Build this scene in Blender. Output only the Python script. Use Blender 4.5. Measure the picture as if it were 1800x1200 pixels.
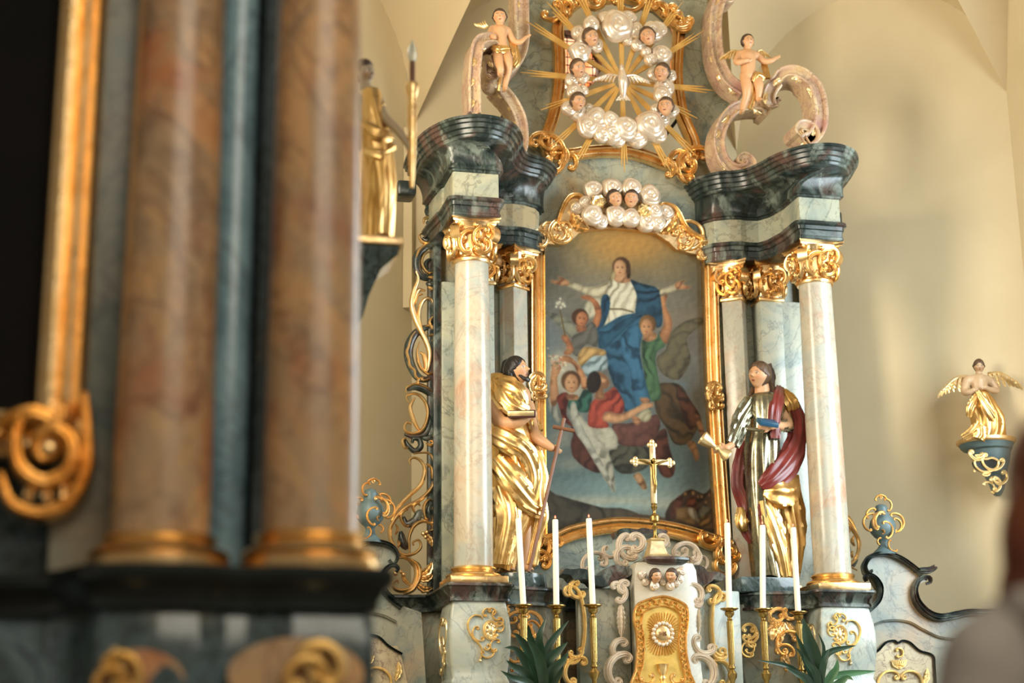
import bpy, bmesh, math, random
import numpy as np
from mathutils import Vector, Matrix
from mathutils.geometry import tessellate_polygon
for o in list(bpy.data.objects): bpy.data.objects.remove(o, do_unlink=True)
SC = bpy.context.scene
COL = SC.collection
PI = math.pi
rng = np.random.default_rng(7)

# ------------------------------------------------------------------ camera
FPX, AZ, TH, RO = 3000., 0.2372, 0.2663, -0.0124
CAM = np.array([-3.1551, -9.9618, 1.25])
_f = np.array([math.sin(AZ)*math.cos(TH), math.cos(AZ)*math.cos(TH), math.sin(TH)])
_r0 = np.array([math.cos(AZ), -math.sin(AZ), 0.]); _u0 = np.cross(_r0, _f)
_r = _r0*math.cos(RO)+_u0*math.sin(RO); _u = -_r0*math.sin(RO)+_u0*math.cos(RO)
cd = bpy.data.cameras.new('camera'); cam = bpy.data.objects.new('camera', cd); COL.objects.link(cam)
cd.sensor_width = 36.; cd.lens = FPX*36./1800.
M = Matrix(((_r[0], _u[0], -_f[0], CAM[0]), (_r[1], _u[1], -_f[1], CAM[1]), (_r[2], _u[2], -_f[2], CAM[2]), (0, 0, 0, 1)))
cam.matrix_world = M
cd.clip_start = .05; cd.clip_end = 100
cd.dof.use_dof = True; cd.dof.focus_distance = 9.75; cd.dof.aperture_fstop = 1.5
SC.camera = cam

# ------------------------------------------------------------------ world, lights, exposure
def lin(h):
    h = h.lstrip('#'); o = []
    for i in (0, 2, 4):
        c = int(h[i:i+2], 16)/255.; o.append(c/12.92 if c <= .04045 else ((c+.055)/1.055)**2.4)
    return tuple(o)
W = bpy.data.worlds.new('world'); SC.world = W; W.use_nodes = True
bg = W.node_tree.nodes['Background']; bg.inputs[0].default_value = (1.0, .88, .70, 1); bg.inputs[1].default_value = .25
def area(name, loc, target, sx, sy, power, col):
    ld = bpy.data.lights.new(name, 'AREA'); ld.shape = 'RECTANGLE'; ld.size = sx; ld.size_y = sy; ld.energy = power; ld.color = col
    o = bpy.data.objects.new(name, ld); COL.objects.link(o); o.location = loc
    o.rotation_euler = (Vector(target)-Vector(loc)).to_track_quat('-Z', 'Y').to_euler(); return o
# tall chancel windows: cool daylight from the right, softer warm daylight from the left
area('window_light_right', (2.95, -2.5, 3.9), (0.2, -.9, 3.2), 2.1, 3.0, 300, (.80, .93, 1.0))
area('window_light_left', (-2.95, -2.35, 4.6), (1.2, -.2, 3.9), 1.2, 2.6, 215, (1.0, .87, .68))
# large soft fill light added behind the camera, no window built there
area('nave_fill_light', (-1.2, -12.2, 5.6), (-1.5, -3, 3.0), 5.0, 3.0, 255, (1.0, .90, .74))
VS = SC.view_settings; VS.view_transform = 'Standard'; VS.look = 'None'; VS.exposure = -.06; VS.gamma = 1.0; VS.use_curve_mapping = False

# ------------------------------------------------------------------ helpers
def ray(x, y): return _f+_r*((x-900.)/FPX)-_u*((y-600.)/FPX)
def at(x, y, Y):
    d = ray(x, y); return CAM+d*((Y-CAM[1])/d[1])
def atz(x, y, z):
    d = ray(x, y); return CAM+d*((z-CAM[2])/d[2])
def px(p):
    d = np.asarray(p)-CAM; return 900+FPX*(d@_r)/(d@_f), 600-FPX*(d@_u)/(d@_f)
ORG = {}
def mesh(name, VF, mat, parent=None, smooth=True, col=None, sharp=None, kind=None, org=None):
    V, F = VF; V = np.asarray(V, float)
    if parent is not None: o0 = ORG[parent.name]
    elif org is not None: o0 = np.asarray(org, float)
    else: o0 = np.array([(V[:, 0].min()+V[:, 0].max())/2, (V[:, 1].min()+V[:, 1].max())/2, V[:, 2].min()])
    me = bpy.data.meshes.new(name); me.from_pydata((V-o0).tolist(), [], [list(map(int, f)) for f in F]); me.validate(); me.update()
    ob = bpy.data.objects.new(name, me); COL.objects.link(ob)
    if mat is not None: me.materials.append(mat)
    if smooth:
        me.polygons.foreach_set('use_smooth', [True]*len(me.polygons))
        me.set_sharp_from_angle(angle=math.radians(sharp if sharp else 38))
    if col is not None and len(me.vertices) == len(col):
        ca = me.color_attributes.new('Col', 'FLOAT_COLOR', 'POINT')
        c4 = np.ones((len(col), 4)); c4[:, :3] = col; ca.data.foreach_set('color', c4.ravel())
    if parent is not None: ob.parent = parent; ORG[ob.name] = o0
    else: ob.location = o0; ORG[ob.name] = o0
    if kind: ob['kind'] = kind
    return ob
def tag(o, label, cat=None, group=None, kind=None):
    o['label'] = label
    if cat: o['category'] = cat
    if group: o['group'] = group
    if kind: o['kind'] = kind
    return o
def thing(name, label, cat, loc, group=None):
    o = bpy.data.objects.new(name, None); COL.objects.link(o); o.location = loc; o.empty_display_size = .1
    ORG[o.name] = np.asarray(loc, float); return tag(o, label, cat, group)
def merge(*L):
    Vs, Fs, n = [], [], 0
    for V, F in L:
        V = np.asarray(V, float).reshape(-1, 3); Vs.append(V); Fs += [[i+n for i in f] for f in F]; n += len(V)
    return np.concatenate(Vs), Fs
def grid(P, cu=False, cv=False, flip=False):
    P = np.asarray(P, float); nu, nv = P.shape[:2]; F = []
    for i in range(nu if cu else nu-1):
        for j in range(nv if cv else nv-1):
            a, b, c, d = i*nv+j, ((i+1) % nu)*nv+j, ((i+1) % nu)*nv+(j+1) % nv, i*nv+(j+1) % nv
            F.append([a, d, c, b] if flip else [a, b, c, d])
    return P.reshape(-1, 3), F
def gridcap(P, flip=False):          # closed in v, capped in u
    V, F = grid(P, False, True, flip); nu, nv = np.asarray(P).shape[:2]
    a = list(range(nv)); b = list(range((nu-1)*nv, nu*nv)); F += [a[::-1], b] if flip else [a, b[::-1]]
    return V, F
def spl(pts, n, closed=False):
    p = np.asarray(pts, float); m = len(p)
    if m == 2 and not closed: return p[0]+(p[1]-p[0])*np.linspace(0, 1, n)[:, None]
    if closed: q = np.vstack([p[-1], p, p[0], p[1]]); seg = m
    else: q = np.vstack([2*p[0]-p[1], p, 2*p[-1]-p[-2]]); seg = m-1
    # arc-length-ish parameter
    dl = np.array([np.linalg.norm(q[i+2]-q[i+1])+1e-9 for i in range(seg)]); cs = np.concatenate([[0], np.cumsum(dl)])
    t = np.linspace(0, cs[-1], n, endpoint=not closed); i = np.clip(np.searchsorted(cs, t, 'right')-1, 0, seg-1); u = ((t-cs[i])/dl[i])[:, None]
    a, b, c, d = q[i], q[i+1], q[i+2], q[i+3]
    return .5*((2*b)+(c-a)*u+(2*a-5*b+4*c-d)*u**2+(3*b-a-3*c+d)*u**3)
def lathe(prof, c, n=32, axis=None):
    prof = np.asarray(prof, float); t = np.linspace(0, 2*PI, n, endpoint=False)
    P = np.stack([np.outer(prof[:, 0], np.cos(t)), np.outer(prof[:, 0], np.sin(t)), np.repeat(prof[:, 1:2], n, 1)], -1)
    if axis is not None:
        R = np.array(Vector((0, 0, 1)).rotation_difference(Vector(axis)).to_matrix()); P = P@R.T
    return gridcap(P+np.asarray(c, float), True)
CIRC = [(math.cos(a), math.sin(a)) for a in np.linspace(0, 2*PI, 12, endpoint=False)]
CIRC8 = [(math.cos(a), math.sin(a)) for a in np.linspace(0, 2*PI, 8, endpoint=False)]
def sweep(path, rad, prof=CIRC, nrm=None, rad2=None, closed=False, twist=None):
    """prof (u, v): u along side vector, v along plane normal"""
    p = np.asarray(path, float); n = len(p); t = np.gradient(p, axis=0)
    if closed: t = (np.roll(p, -1, 0)-np.roll(p, 1, 0))
    t /= np.linalg.norm(t, axis=1)[:, None]+1e-12
    rad = np.broadcast_to(np.asarray(rad, float), (n,)); rad2 = rad if rad2 is None else np.broadcast_to(np.asarray(rad2, float), (n,))
    if nrm is not None:
        N = np.broadcast_to(np.asarray(nrm, float), (n, 3)); S = np.cross(t, N); S /= np.linalg.norm(S, axis=1)[:, None]+1e-12
        N = np.cross(S, t)
    else:
        a = np.array([0, 0, 1.]) if abs(t[0, 2]) < .9 else np.array([0, 1., 0]); S = np.zeros((n, 3)); N = np.zeros((n, 3)); s = np.cross(t[0], a)
        for i in range(n):
            s = s-t[i]*(s@t[i]); s /= np.linalg.norm(s)+1e-12; S[i] = s; N[i] = np.cross(s, t[i])
    pr = np.asarray(prof, float)
    P = p[:, None]+S[:, None]*(pr[None, :, 0:1]*rad[:, None, None])+N[:, None]*(pr[None, :, 1:2]*rad2[:, None, None])
    return grid(P, True, True) if closed else gridcap(P)
def sph(c, r, nu=10, nv=16, R=None):
    r = np.broadcast_to(np.asarray(r, float), (3,)); th = np.linspace(.02, PI-.02, nu); ph = np.linspace(0, 2*PI, nv, endpoint=False)
    P = np.stack([np.outer(np.sin(th), np.cos(ph)), np.outer(np.sin(th), np.sin(ph)), np.outer(np.cos(th), np.ones(nv))], -1)*r
    if R is not None: P = P@np.asarray(R).T
    return gridcap(P+np.asarray(c, float))
def box(c, s, rz=0., bev=0.):
    bm = bmesh.new(); bmesh.ops.create_cube(bm, size=1.)
    bmesh.ops.scale(bm, vec=s, verts=bm.verts)
    if bev: bmesh.ops.bevel(bm, geom=bm.edges[:], offset=bev, segments=2, profile=.5, affect='EDGES')
    bmesh.ops.rotate(bm, cent=(0, 0, 0), matrix=Matrix.Rotation(rz, 3, 'Z'), verts=bm.verts)
    V = np.array([v.co[:] for v in bm.verts])+np.asarray(c, float); bm.verts.index_update(); F = [[v.index for v in f.verts] for f in bm.faces]; bm.free(); return V, F
def prism(outline, depth, holes=(), dirv=(0, 1., 0)):
    """outline: Nx3 front contour; extruded by depth along dirv"""
    loops = [np.asarray(outline, float)]+[np.asarray(h, float) for h in holes]; d = np.asarray(dirv, float)*depth
    V = np.concatenate(loops); n = len(V); tri = tessellate_polygon([[Vector(p) for p in l] for l in loops]); F = []
    # orient front away from dirv
    for a, b, c in tri:
        nn = np.cross(V[b]-V[a], V[c]-V[a])
        if nn@d > 0: a, b = b, a
        F.append([a, b, c]); F.append([a+n, c+n, b+n])
    k = 0
    for li, l in enumerate(loops):
        m = len(l); A = np.zeros(3)
        for i in range(m): A += np.cross(l[i]-l[0], l[(i+1) % m]-l[0])
        ccw = (A@d < 0)
        if li: ccw = not ccw
        for i in range(m):
            a, b = k+i, k+(i+1) % m
            F.append([b, a, a+n, b+n] if ccw else [a, b, b+n, a+n])
        k += m
    return np.concatenate([V, V+d]), F
def pxl(pts, Y): return np.array([at(p[0], p[1], p[2] if len(p) > 2 else Y) for p in pts])
def mirrorx(VF):
    V = np.array(VF[0], float); V[:, 0] *= -1; return V, [f[::-1] for f in VF[1]]
def turn2(p0, h0, segs, step):
    """integrate a plane curve: segs = [(length, k0, k1)] with curvature going k0 -> k1"""
    pts = [np.array(p0, float)]; h = h0
    for L, k0, k1 in segs:
        n = max(3, int(L/step))
        for i in range(n):
            k = k0+(k1-k0)*(i+.5)/n; h += k*L/n; pts.append(pts[-1]+np.array([math.cos(h), math.sin(h)])*L/n)
    return np.array(pts)
def cscroll(p0, p1, bulge, curl=.3, c0=True, c1=True):
    """C-scroll in pixel space from p0 to p1 with sagitta = bulge*chord (sign = side), ends curled inward"""
    p0 = np.array(p0, float); p1 = np.array(p1, float); ch = p1-p0; L = np.linalg.norm(ch); s = bulge*L
    if abs(s) < 1e-6: s = 1e-3*L
    Rr = (L*L/4+s*s)/(2*abs(s)); half = 2*math.atan2(2*abs(s), L); sg = 1 if s > 0 else -1
    h = math.atan2(ch[1], ch[0])-sg*half; k = sg/Rr; arc = 2*half*Rr
    kr = sg*max(1./(curl*L*.28), abs(k)*1.6); step = L/28.
    body = turn2(p0, h, [(arc, k, k)], step); out = [body]
    if c1:
        he = h+k*arc; out.append(turn2(body[-1], he, [(curl*L*1.9, k, kr), (curl*L*.9, kr, kr*1.7)], step*.7)[1:])
    if c0:
        b = turn2(p0, h+PI, [(curl*L*1.9, -k, -kr), (curl*L*.9, -kr, -kr*1.7)], step*.7)[1:]; out.insert(0, b[::-1])
    return np.concatenate(out)
RELIEF = [(-1, 0), (-.92, .45), (-.6, .85), (-.28, .7), (0, 1.0), (.28, .7), (.6, .85), (.92, .45), (1, 0), (.5, -.35), (-.5, -.35)]
ROUND = [(-1, 0), (-.85, .5), (-.5, .86), (0, 1.0), (.5, .86), (.85, .5), (1, 0), (.5, -.3), (-.5, -.3)]
def ornp(P2, w, Y, depth=None, prof=RELIEF, wprof=None, Yf=None):
    """relief ornament: pixel path P2 on plane Y, half width w (pixels)"""
    P2 = np.asarray(P2, float); n = len(P2); s = np.linspace(0, 1, n)
    wp = (.45+.55*np.sin(PI*np.clip(s, 0, 1))**.7) if wprof is None else np.interp(s, np.linspace(0, 1, len(wprof)), wprof)
    Ys = np.full(n, Y) if Yf is None else np.array([Yf(*q) for q in P2])
    P = np.array([at(q[0], q[1], yy) for q, yy in zip(P2, Ys)]); sc = np.linalg.norm(P[0]-CAM)/FPX
    return sweep(P, w*sc*wp, prof, nrm=(0, -1., 0), rad2=(depth if depth else w*sc*.9)*wp)
def cs(p0, p1, bulge, w, Y, curl=.3, **k):
    c0 = k.pop('c0', True); c1 = k.pop('c1', True); P2 = cscroll(p0, p1, bulge, curl, c0, c1)
    G = ornp(P2, w, Y, **k)
    L = [G]; yf = k.get('Yf')
    sc = np.linalg.norm(at(*p0, Y)-CAM)/FPX
    if c1: q = P2[-1]; L.append(sph(at(q[0], q[1], (yf(*q) if yf else Y)-.3*w*sc), w*sc*.75, 6, 8))
    if c0: q = P2[0]; L.append(sph(at(q[0], q[1], (yf(*q) if yf else Y)-.3*w*sc), w*sc*.75, 6, 8))
    return merge(*L)
def leaf(p0, p1, bend, w, Y, lobes=4, **k):
    p0 = np.array(p0, float); p1 = np.array(p1, float); m = (p0+p1)/2+np.array([-(p1-p0)[1], (p1-p0)[0]])*bend
    P2 = spl([p0, m, p1], 26); s = np.linspace(0, 1, 26)
    wp = np.sin(PI*np.clip(s*.94+.05, 0, 1))**.7*(.72+.28*np.abs(np.cos(s*PI*lobes)))+.05
    return ornp(P2, w, Y, prof=[(-1, -.1), (-.75, .5), (-.4, .35), (0, .9), (.4, .35), (.75, .5), (1, -.1), (0, -.3)], wprof=wp, **k)

# ------------------------------------------------------------------ materials
class NT:
    def __init__(s, name):
        s.m = bpy.data.materials.new(name); s.m.use_nodes = True; s.t = s.m.node_tree; s.b = s.t.nodes['Principled BSDF']
        s.tc = s.n('ShaderNodeTexCoord')
    def n(s, t, **k):
        o = s.t.nodes.new(t)
        for a, b in k.items(): setattr(o, a, b)
        return o
    def l(s, a, b): s.t.links.new(a, b)
    def noise(s, scale, detail=5, rough=.55, dist=0., vec=None):
        o = s.n('ShaderNodeTexNoise'); o.inputs['Scale'].default_value = scale; o.inputs['Detail'].default_value = detail; o.inputs['Roughness'].default_value = rough; o.inputs['Distortion'].default_value = dist
        s.l(vec if vec is not None else s.tc.outputs['Object'], o.inputs['Vector']); return o.outputs['Fac']
    def ramp(s, fac, stops):
        o = s.n('ShaderNodeValToRGB'); e = o.color_ramp.elements
        while len(e) < len(stops): e.new(.5)
        for i, (p, c) in enumerate(stops):
            e[i].position = p; e[i].color = (*(lin(c) if isinstance(c, str) else c), 1)
        s.l(fac, o.inputs[0]); return o.outputs[0]
    def mix(s, fac, a, b, mode='MIX'):
        o = s.n('ShaderNodeMix', data_type='RGBA', blend_type=mode)
        for i, v in ((0, fac), (6, a), (7, b)):
            if hasattr(v, 'links') or isinstance(v, bpy.types.NodeSocket): s.l(v, o.inputs[i])
            elif isinstance(v, str): o.inputs[i].default_value = (*lin(v), 1)
            elif isinstance(v, (int, float)): o.inputs[i].default_value = v
            else: o.inputs[i].default_value = (*v, 1)
        return o.outputs[2]
    def bump(s, h, strength, dist=.01):
        o = s.n('ShaderNodeBump'); o.inputs['Strength'].default_value = strength; o.inputs['Distance'].default_value = dist; s.l(h, o.inputs['Height']); s.l(o.outputs[0], s.b.inputs['Normal'])
    def map(s, scale=(1, 1, 1), loc=(0, 0, 0), rot=(0, 0, 0)):
        o = s.n('ShaderNodeMapping'); o.inputs['Scale'].default_value = scale; o.inputs['Location'].default_value = loc; o.inputs['Rotation'].default_value = rot
        s.l(s.tc.outputs['Object'], o.inputs[0]); return o.outputs[0]
    def set(s, **k):
        for a, v in k.items():
            i = s.b.inputs[{'rough': 'Roughness', 'metal': 'Metallic', 'col': 'Base Color', 'spec': 'Specular IOR Level', 'coat': 'Coat Weight', 'coatr': 'Coat Roughness', 'trans': 'Transmission Weight', 'emi': 'Emission Color', 'emis': 'Emission Strength', 'sss': 'Subsurface Weight', 'alpha': 'Alpha'}[a]]
            if isinstance(v, bpy.types.NodeSocket): s.l(v, i)
            elif isinstance(v, str): i.default_value = (*lin(v), 1)
            elif isinstance(v, tuple): i.default_value = (*v, 1)
            else: i.default_value = v
        return s
def marble(name, stops, vein, patch=None, pamt=.55, scale=2.2, vs=1.7, rough=.28, vw=.009, stretch=(1, 1, 1), vmix=.8, light=None):
    t = NT(name); v = t.map(stretch)
    c = t.ramp(t.noise(scale, 8, .6, 1.2, v), [(.25+.5*i/(len(stops)-1), s) for i, s in enumerate(stops)])
    if patch:
        for k, pc in enumerate(patch):
            pf = t.ramp(t.noise(scale*(.9+.5*k), 5, .55, .8, t.map(stretch, (3.1+5*k, 1.7, 2.2*k+1))), [(pamt, (0, 0, 0)), (pamt+.13, (.8, .8, .8))])
            c = t.mix(pf, c, pc)
    for k in range(2):
        vf = t.ramp(t.noise(vs*(1+.9*k), 5, .6, 2.2, t.map(stretch, (7.3*k+.5, 4.1, 1.3))), [(.5-vw*2, (0, 0, 0)), (.5, (vmix*(1-.35*k),)*3), (.5+vw*2, (0, 0, 0))])
        c = t.mix(vf, c, vein)
    if light:
        lf = t.ramp(t.noise(vs*1.1, 6, .6, 2.0, t.map(stretch, (1.3, 9.1, 5.3))), [(.485, (0, 0, 0)), (.5, (.8, .8, .8)), (.515, (0, 0, 0))])
        c = t.mix(lf, c, light)
    t.set(col=c, rough=rough, spec=.5); t.bump(t.noise(9, 4, .6), .06, .02)
    return t.m
def gold(name, c1, c2, rough=.3, bs=40, bump=.12, metal=1.):
    t = NT(name); c = t.mix(t.ramp(t.noise(14, 5, .6, .5), [(.35, (0, 0, 0)), (.7, (1, 1, 1))]), c1, c2)
    t.set(col=c, metal=metal, rough=t.ramp(t.noise(22, 4), [(.3, (rough*.8,)*3), (.75, (rough*1.35,)*3)])); t.bump(t.noise(bs, 4, .6), bump, .01); return t.m
def plain(name, c1, c2=None, rough=.5, ns=8., bump=.08, bs=30., metal=0., **k):
    t = NT(name); col = c1 if isinstance(c1, str) else c1
    if c2: col = t.mix(t.ramp(t.noise(ns, 6, .6, .4), [(.35, (0, 0, 0)), (.68, (1, 1, 1))]), c1, c2)
    t.set(col=col, rough=rough, metal=metal, **k)
    if bump: t.bump(t.noise(bs, 4, .6), bump, .01)
    return t.m
def vcol(name, rough=.45, bump=.05, metal=0., tint=None):
    t = NT(name); a = t.n('ShaderNodeVertexColor', layer_name='Col'); c = a.outputs['Color']
    c = t.mix(t.ramp(t.noise(18, 4), [(.3, (.86, .86, .86)), (.75, (1.04, 1.03, 1.0))]), (0, 0, 0), c, 'MIX') if False else t.mix(.35, c, t.mix(1., c, t.ramp(t.noise(16, 5), [(.3, (.72, .72, .72)), (.72, (1.1, 1.08, 1.05))]), 'MULTIPLY'))
    t.set(col=c, rough=rough, metal=metal)
    if bump: t.bump(t.noise(40, 4), bump, .01)
    return t.m
MT = {}
MT['wall'] = plain('plaster_cream', 'd8caa9', 'd0c19e', .9, 1.2, .05, 60)
MT['wall2'] = plain('plaster_vault', 'dccba8', 'd4c29e', .9, 1.0, .05, 60)
MT['floor'] = plain('stone_floor', '8a7a66', '6b5e50', .5, 2.0)
MT['grey'] = marble('grey_blue_marbling', ['727c76', '8c9386', 'a2a48f', '7d8880', '94937c'], '3c423e', ['b39a70', 'a8a48c'], .53, 1.9, 1.5, .3, vmix=.5)
MT['greyd'] = marble('grey_green_marbling', ['5c6863', '7a837a', '918f7d', '6a7670', '857f6c'], '34393a', ['ab8f6b', '96937f'], .54, 1.7, 1.5, .35, vmix=.5)
MT['pale'] = marble('pale_blue_marbling', ['8d9b98', 'a5ada3', 'b3b5a7', '95a19d', 'acad9e'], '5a6468', ['c9b79a'], .6, 1.9, 1.6, .25, vmix=.4)
MT['dark'] = marble('dark_green_marbling', ['172120', '2b3734', '1b2524', '47534e', '202a28'], '0a0f0f', ['5e443c', '7d877e'], .52, 5.0, 2.6, .28, stretch=(1, 1, .55))
MT['column'] = marble('pink_white_marbling', ['a3957e', 'bdb19b', 'a9a99c', 'c4baa6', 'a39884'], '8d6a58', ['b88a6c', 'a4aca6'], .56, 2.2, 1.5, .24, vmix=.3, stretch=(1, 1, .8))
MT['pink'] = marble('pink_ochre_marbling', ['c4a688', 'd0b894', 'bf9f88', 'd8c29e', 'b59480'], '7d5c50', ['b4857a', 'c8ad82'], .55, 4.0, 4.0, .35, vmix=.7)
MT['brown'] = marble('ochre_brown_marbling', ['a88460', 'c89a68', 'ac8f6c', 'd2a26e', '9c866a'], '5c382c', ['bd7040', '98907c', 'a26a50'], .57, 2.4, 1.6, .3, vmix=.45, stretch=(1, 1, .8), vw=.018)
MT['ochre'] = marble('ochre_panel_marbling', ['b3a482', 'c4b590', 'a99a7c', 'cbbd9b'], '6d4c42', ['a98f6c'], .56, 3.0, 2.4, .35)
MT['slate'] = marble('slate_blue_marbling', ['343f40', '55666a', '3f4c4a', '66767c', '383f3e'], '12181a', ['6f6854'], .58, 3.0, 3.0, .16)
MT['black'] = plain('black_marbling', '0d1110', '1c2523', .22, 5., .03)
MT['gold'] = gold('bright_gilding', 'f2d09a', 'e6ba78', .30)
MT['goldm'] = gold('soft_gilding', 'f0d2a0', 'e3ba80', .36, 30, .2)
MT['goldp'] = gold('pale_gilding', 'f6e0b0', 'eccf94', .35, 30, .15, .88)
MT['goldd'] = gold('matte_door_gilding', 'dcb866', 'cfa852', .45, 30, .1, .65)
MT['bluesheen'] = marble('painted_blue_sheen', ['7c9aa4', '8fadb6', '6d8b96', '9ab3b8'], '3c4a50', None, .6, 2., 1.6, .2, vmix=.5)  # stands in for reflected window light on blue-grey stone
MT['rayg'] = gold('ray_gilding', 'e0b468', 'd2a050', .35, 40, .08, .4)
MT['pearl'] = gold('pearl_paint', 'ddd2c2', 'c8b6a2', .32, 20, .08, .12)
MT['brass'] = gold('aged_brass', 'b79a5c', '8f7440', .32, 50, .1)
MT['silver'] = gold('pearly_silver', 'e2d4c0', 'd0b99e', .3, 20, .1, .5)
MT['silverd'] = gold('aged_silver', 'a8a48c', '7d7a66', .27, 30, .12, .95)
MT['wax'] = plain('candle_wax', 'eceadf', 'e2dfd0', .45, 4., .02, sss=.1)
MT['skin'] = vcol('painted_skin', .42)
MT['paint'] = vcol('oil_paint', .65, .06); MT['paint'].node_tree.nodes['Principled BSDF'].inputs['Specular IOR Level'].default_value = .2
# ================================================================== SETTING
def struct(name, VF, mat, smooth=False, **k):
    o = mesh(name, VF, mat, None, smooth, org=(0, 0, 0), **k); o['kind'] = 'structure'; return o
struct('floor', box((0, -6, -.05), (14, 18, .1)), MT['floor'])
struct('trim_step', merge(box((0, -.9, .08), (4.2, 3.2, .16)), box((0, -.6, .24), (3.4, 2.4, .16))), MT['floor'])
CX, CY, SX, SY, ZS = 1.2, 1.0, 2.6, -.4, 5.85
def wallpoly(a, b, top, thick=.15, arch=True):
    a = np.array(a, float); b = np.array(b, float); d = b-a; L = np.linalg.norm(d); n = 25; pts = [(a[0], a[1], 0), (b[0], b[1], 0)]
    for i in range(n):
        u = -1+2*i/(n-1); q = (a+b)/2-d/2*u; pts.append((q[0], q[1], top+(L/2*1.0)*math.sqrt(max(0, 1-u*u)) if arch else top))
    return np.array(pts)
ROUNDW = []
wc = at(1003, 106, CY); wr = .235
for i in range(36): ROUNDW.append((wc[0]+wr*math.cos(2*PI*i/36), CY, wc[2]+wr*math.sin(2*PI*i/36)))
struct('wall_back', prism(wallpoly((-CX, CY), (CX, CY), ZS), .35, [ROUNDW], (0, 1, 0)), MT['wall'])
def diag(s, name):
    d = np.array([s*(SX-CX), SY-CY, 0.]); nn = np.array([s*.7, .7, 0]); nn = np.array([s*(CY-SY), (SX-CX), 0.]); nn /= np.linalg.norm(nn)
    pl = wallpoly((s*CX, CY), (s*SX, SY), ZS)
    struct(name, prism(pl if s > 0 else pl, .15, (), nn), MT['wall'])
diag(-1, 'wall_diagonal_left'); diag(1, 'wall_diagonal_right')
struct('wall_left', merge(box((-SX-.1, -1.05, 3.5), (.2, 1.3, 7.)), box((-SX-.1, -4.2, 3.5), (.2, 2.4, 7.)), box((-SX-.1, -2.35, 1.6), (.2, 1.3, 3.2)), box((-SX-.1, -2.35, 6.5), (.2, 1.3, 1.))), MT['wall'])
# right chancel wall with a tall window opening
struct('wall_right', merge(box((SX+.1, -.9, 3.5), (.2, 1.0, 7.)), box((SX+.1, -4.55, 3.5), (.2, 1.9, 7.)), box((SX+.1, -2.5, 1.1), (.2, 2.2, 2.2)), box((SX+.1, -2.5, 6.1), (.2, 2.2, 1.8))), MT['wall'])
struct('wall_arch_left', box((-4.55, -5.33, 3.6), (3.7, .3, 7.2)), MT['wall'])
# vault webs over the apse
def web(c0, c1, apex, wall_r):
    c0 = np.array(c0, float); c1 = np.array(c1, float); A = np.array(apex, float); ns, nu = 18, 28; P = np.zeros((ns, nu, 3)); zc = ZS+wall_r
    for i, s in enumerate(np.linspace(0, .995, ns)):
        g = math.sin(s*PI/2); e0 = c0+(A-c0)*s; e1 = c1+(A-c1)*s; ze = ZS+(A[2]-ZS)*g; zr = max(zc+(A[2]-zc)*s, ze)
        for j, u in enumerate(np.linspace(-1, 1, nu)):
            q = e0+(e1-e0)*(u+1)/2; P[i, j] = (q[0], q[1], ze+(zr-ze)*math.sqrt(max(0, 1-u*u)))
    return grid(P)
AP = (0, -1.9, 7.75); rd = math.hypot(SX-CX, CY-SY)/2
struct('ceiling_back', web((-CX, CY, 0), (CX, CY, 0), AP, CX), MT['wall2'], True)
struct('ceiling_left', web((-SX, SY, 0), (-CX, CY, 0), AP, rd), MT['wall2'], True)
struct('ceiling_right', web((CX, CY, 0), (SX, SY, 0), AP, rd), MT['wall2'], True)
struct('ceiling_side_right', web((SX, SY, 0), (SX, -3.4, 0), AP, 1.5), MT['wall2'], True)
struct('ceiling_side_left', web((-SX, -3.4, 0), (-SX, SY, 0), AP, 1.5), MT['wall2'], True)
# plaster corner strips that end above the altar
struct('trim_1', box((-CX-.035, CY-.06, 5.15), (.06, .08, 1.3), math.radians(-22)), MT['wall'])
# round leaded window
wn = thing('window_1', 'small round leaded window with orange glass seen through the oval opening', 'window', (wc[0], CY, wc[2]-wr)); wn['kind'] = 'structure'
MT['glassglow'] = (lambda t: (t.set(col='ff9a60', rough=.3, emi=t.ramp(t.noise(9, 2), [(.3, 'ff7a3c'), (.6, 'ffc9a0'), (.75, 'fff0dc')]), emis=1.9), t.m)[1])(NT('lit_orange_glass'))
mesh('glass_pane', lathe([(.001, 0), (wr*.93, 0), (wr*.93, .01), (.001, .01)], (wc[0], CY+.10, wc[2]), 36, (0, -1, 0)), MT['glassglow'], wn)
lead = []
for k in range(-3, 4):
    h = wr*.93*math.sqrt(max(0, 1-(k*.29)**2)); lead.append(box((wc[0]+k*.29*wr*.93, CY+.085, wc[2]), (.006, .01, 2*h))); lead.append(box((wc[0], CY+.085, wc[2]+k*.29*wr*.93), (2*h, .01, .005)))
mesh('lead_lattice', merge(*lead), MT['black'], wn)
rv = np.array([[[wc[0]+r*math.cos(a), y, wc[2]+r*math.sin(a)] for a in np.linspace(0, 2*PI, 36, endpoint=False)] for r, y in ((wr*1.0, CY-.005), (wr*.98, CY+.02), (wr*.9, CY+.08), (wr*.93, CY+.12))])
mesh('reveal', grid(rv, False, True), MT['black'], wn)

# ================================================================== MAIN ALTARPIECE
ALT = thing('altarpiece', 'tall rococo high altar of grey marbling with gilded capitals and dark wavy cornices', 'altar', (0, 0, .32))
alt = lambda n, G, m, **k: mesh(n, G, MT[m], ALT, **k)
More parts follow.
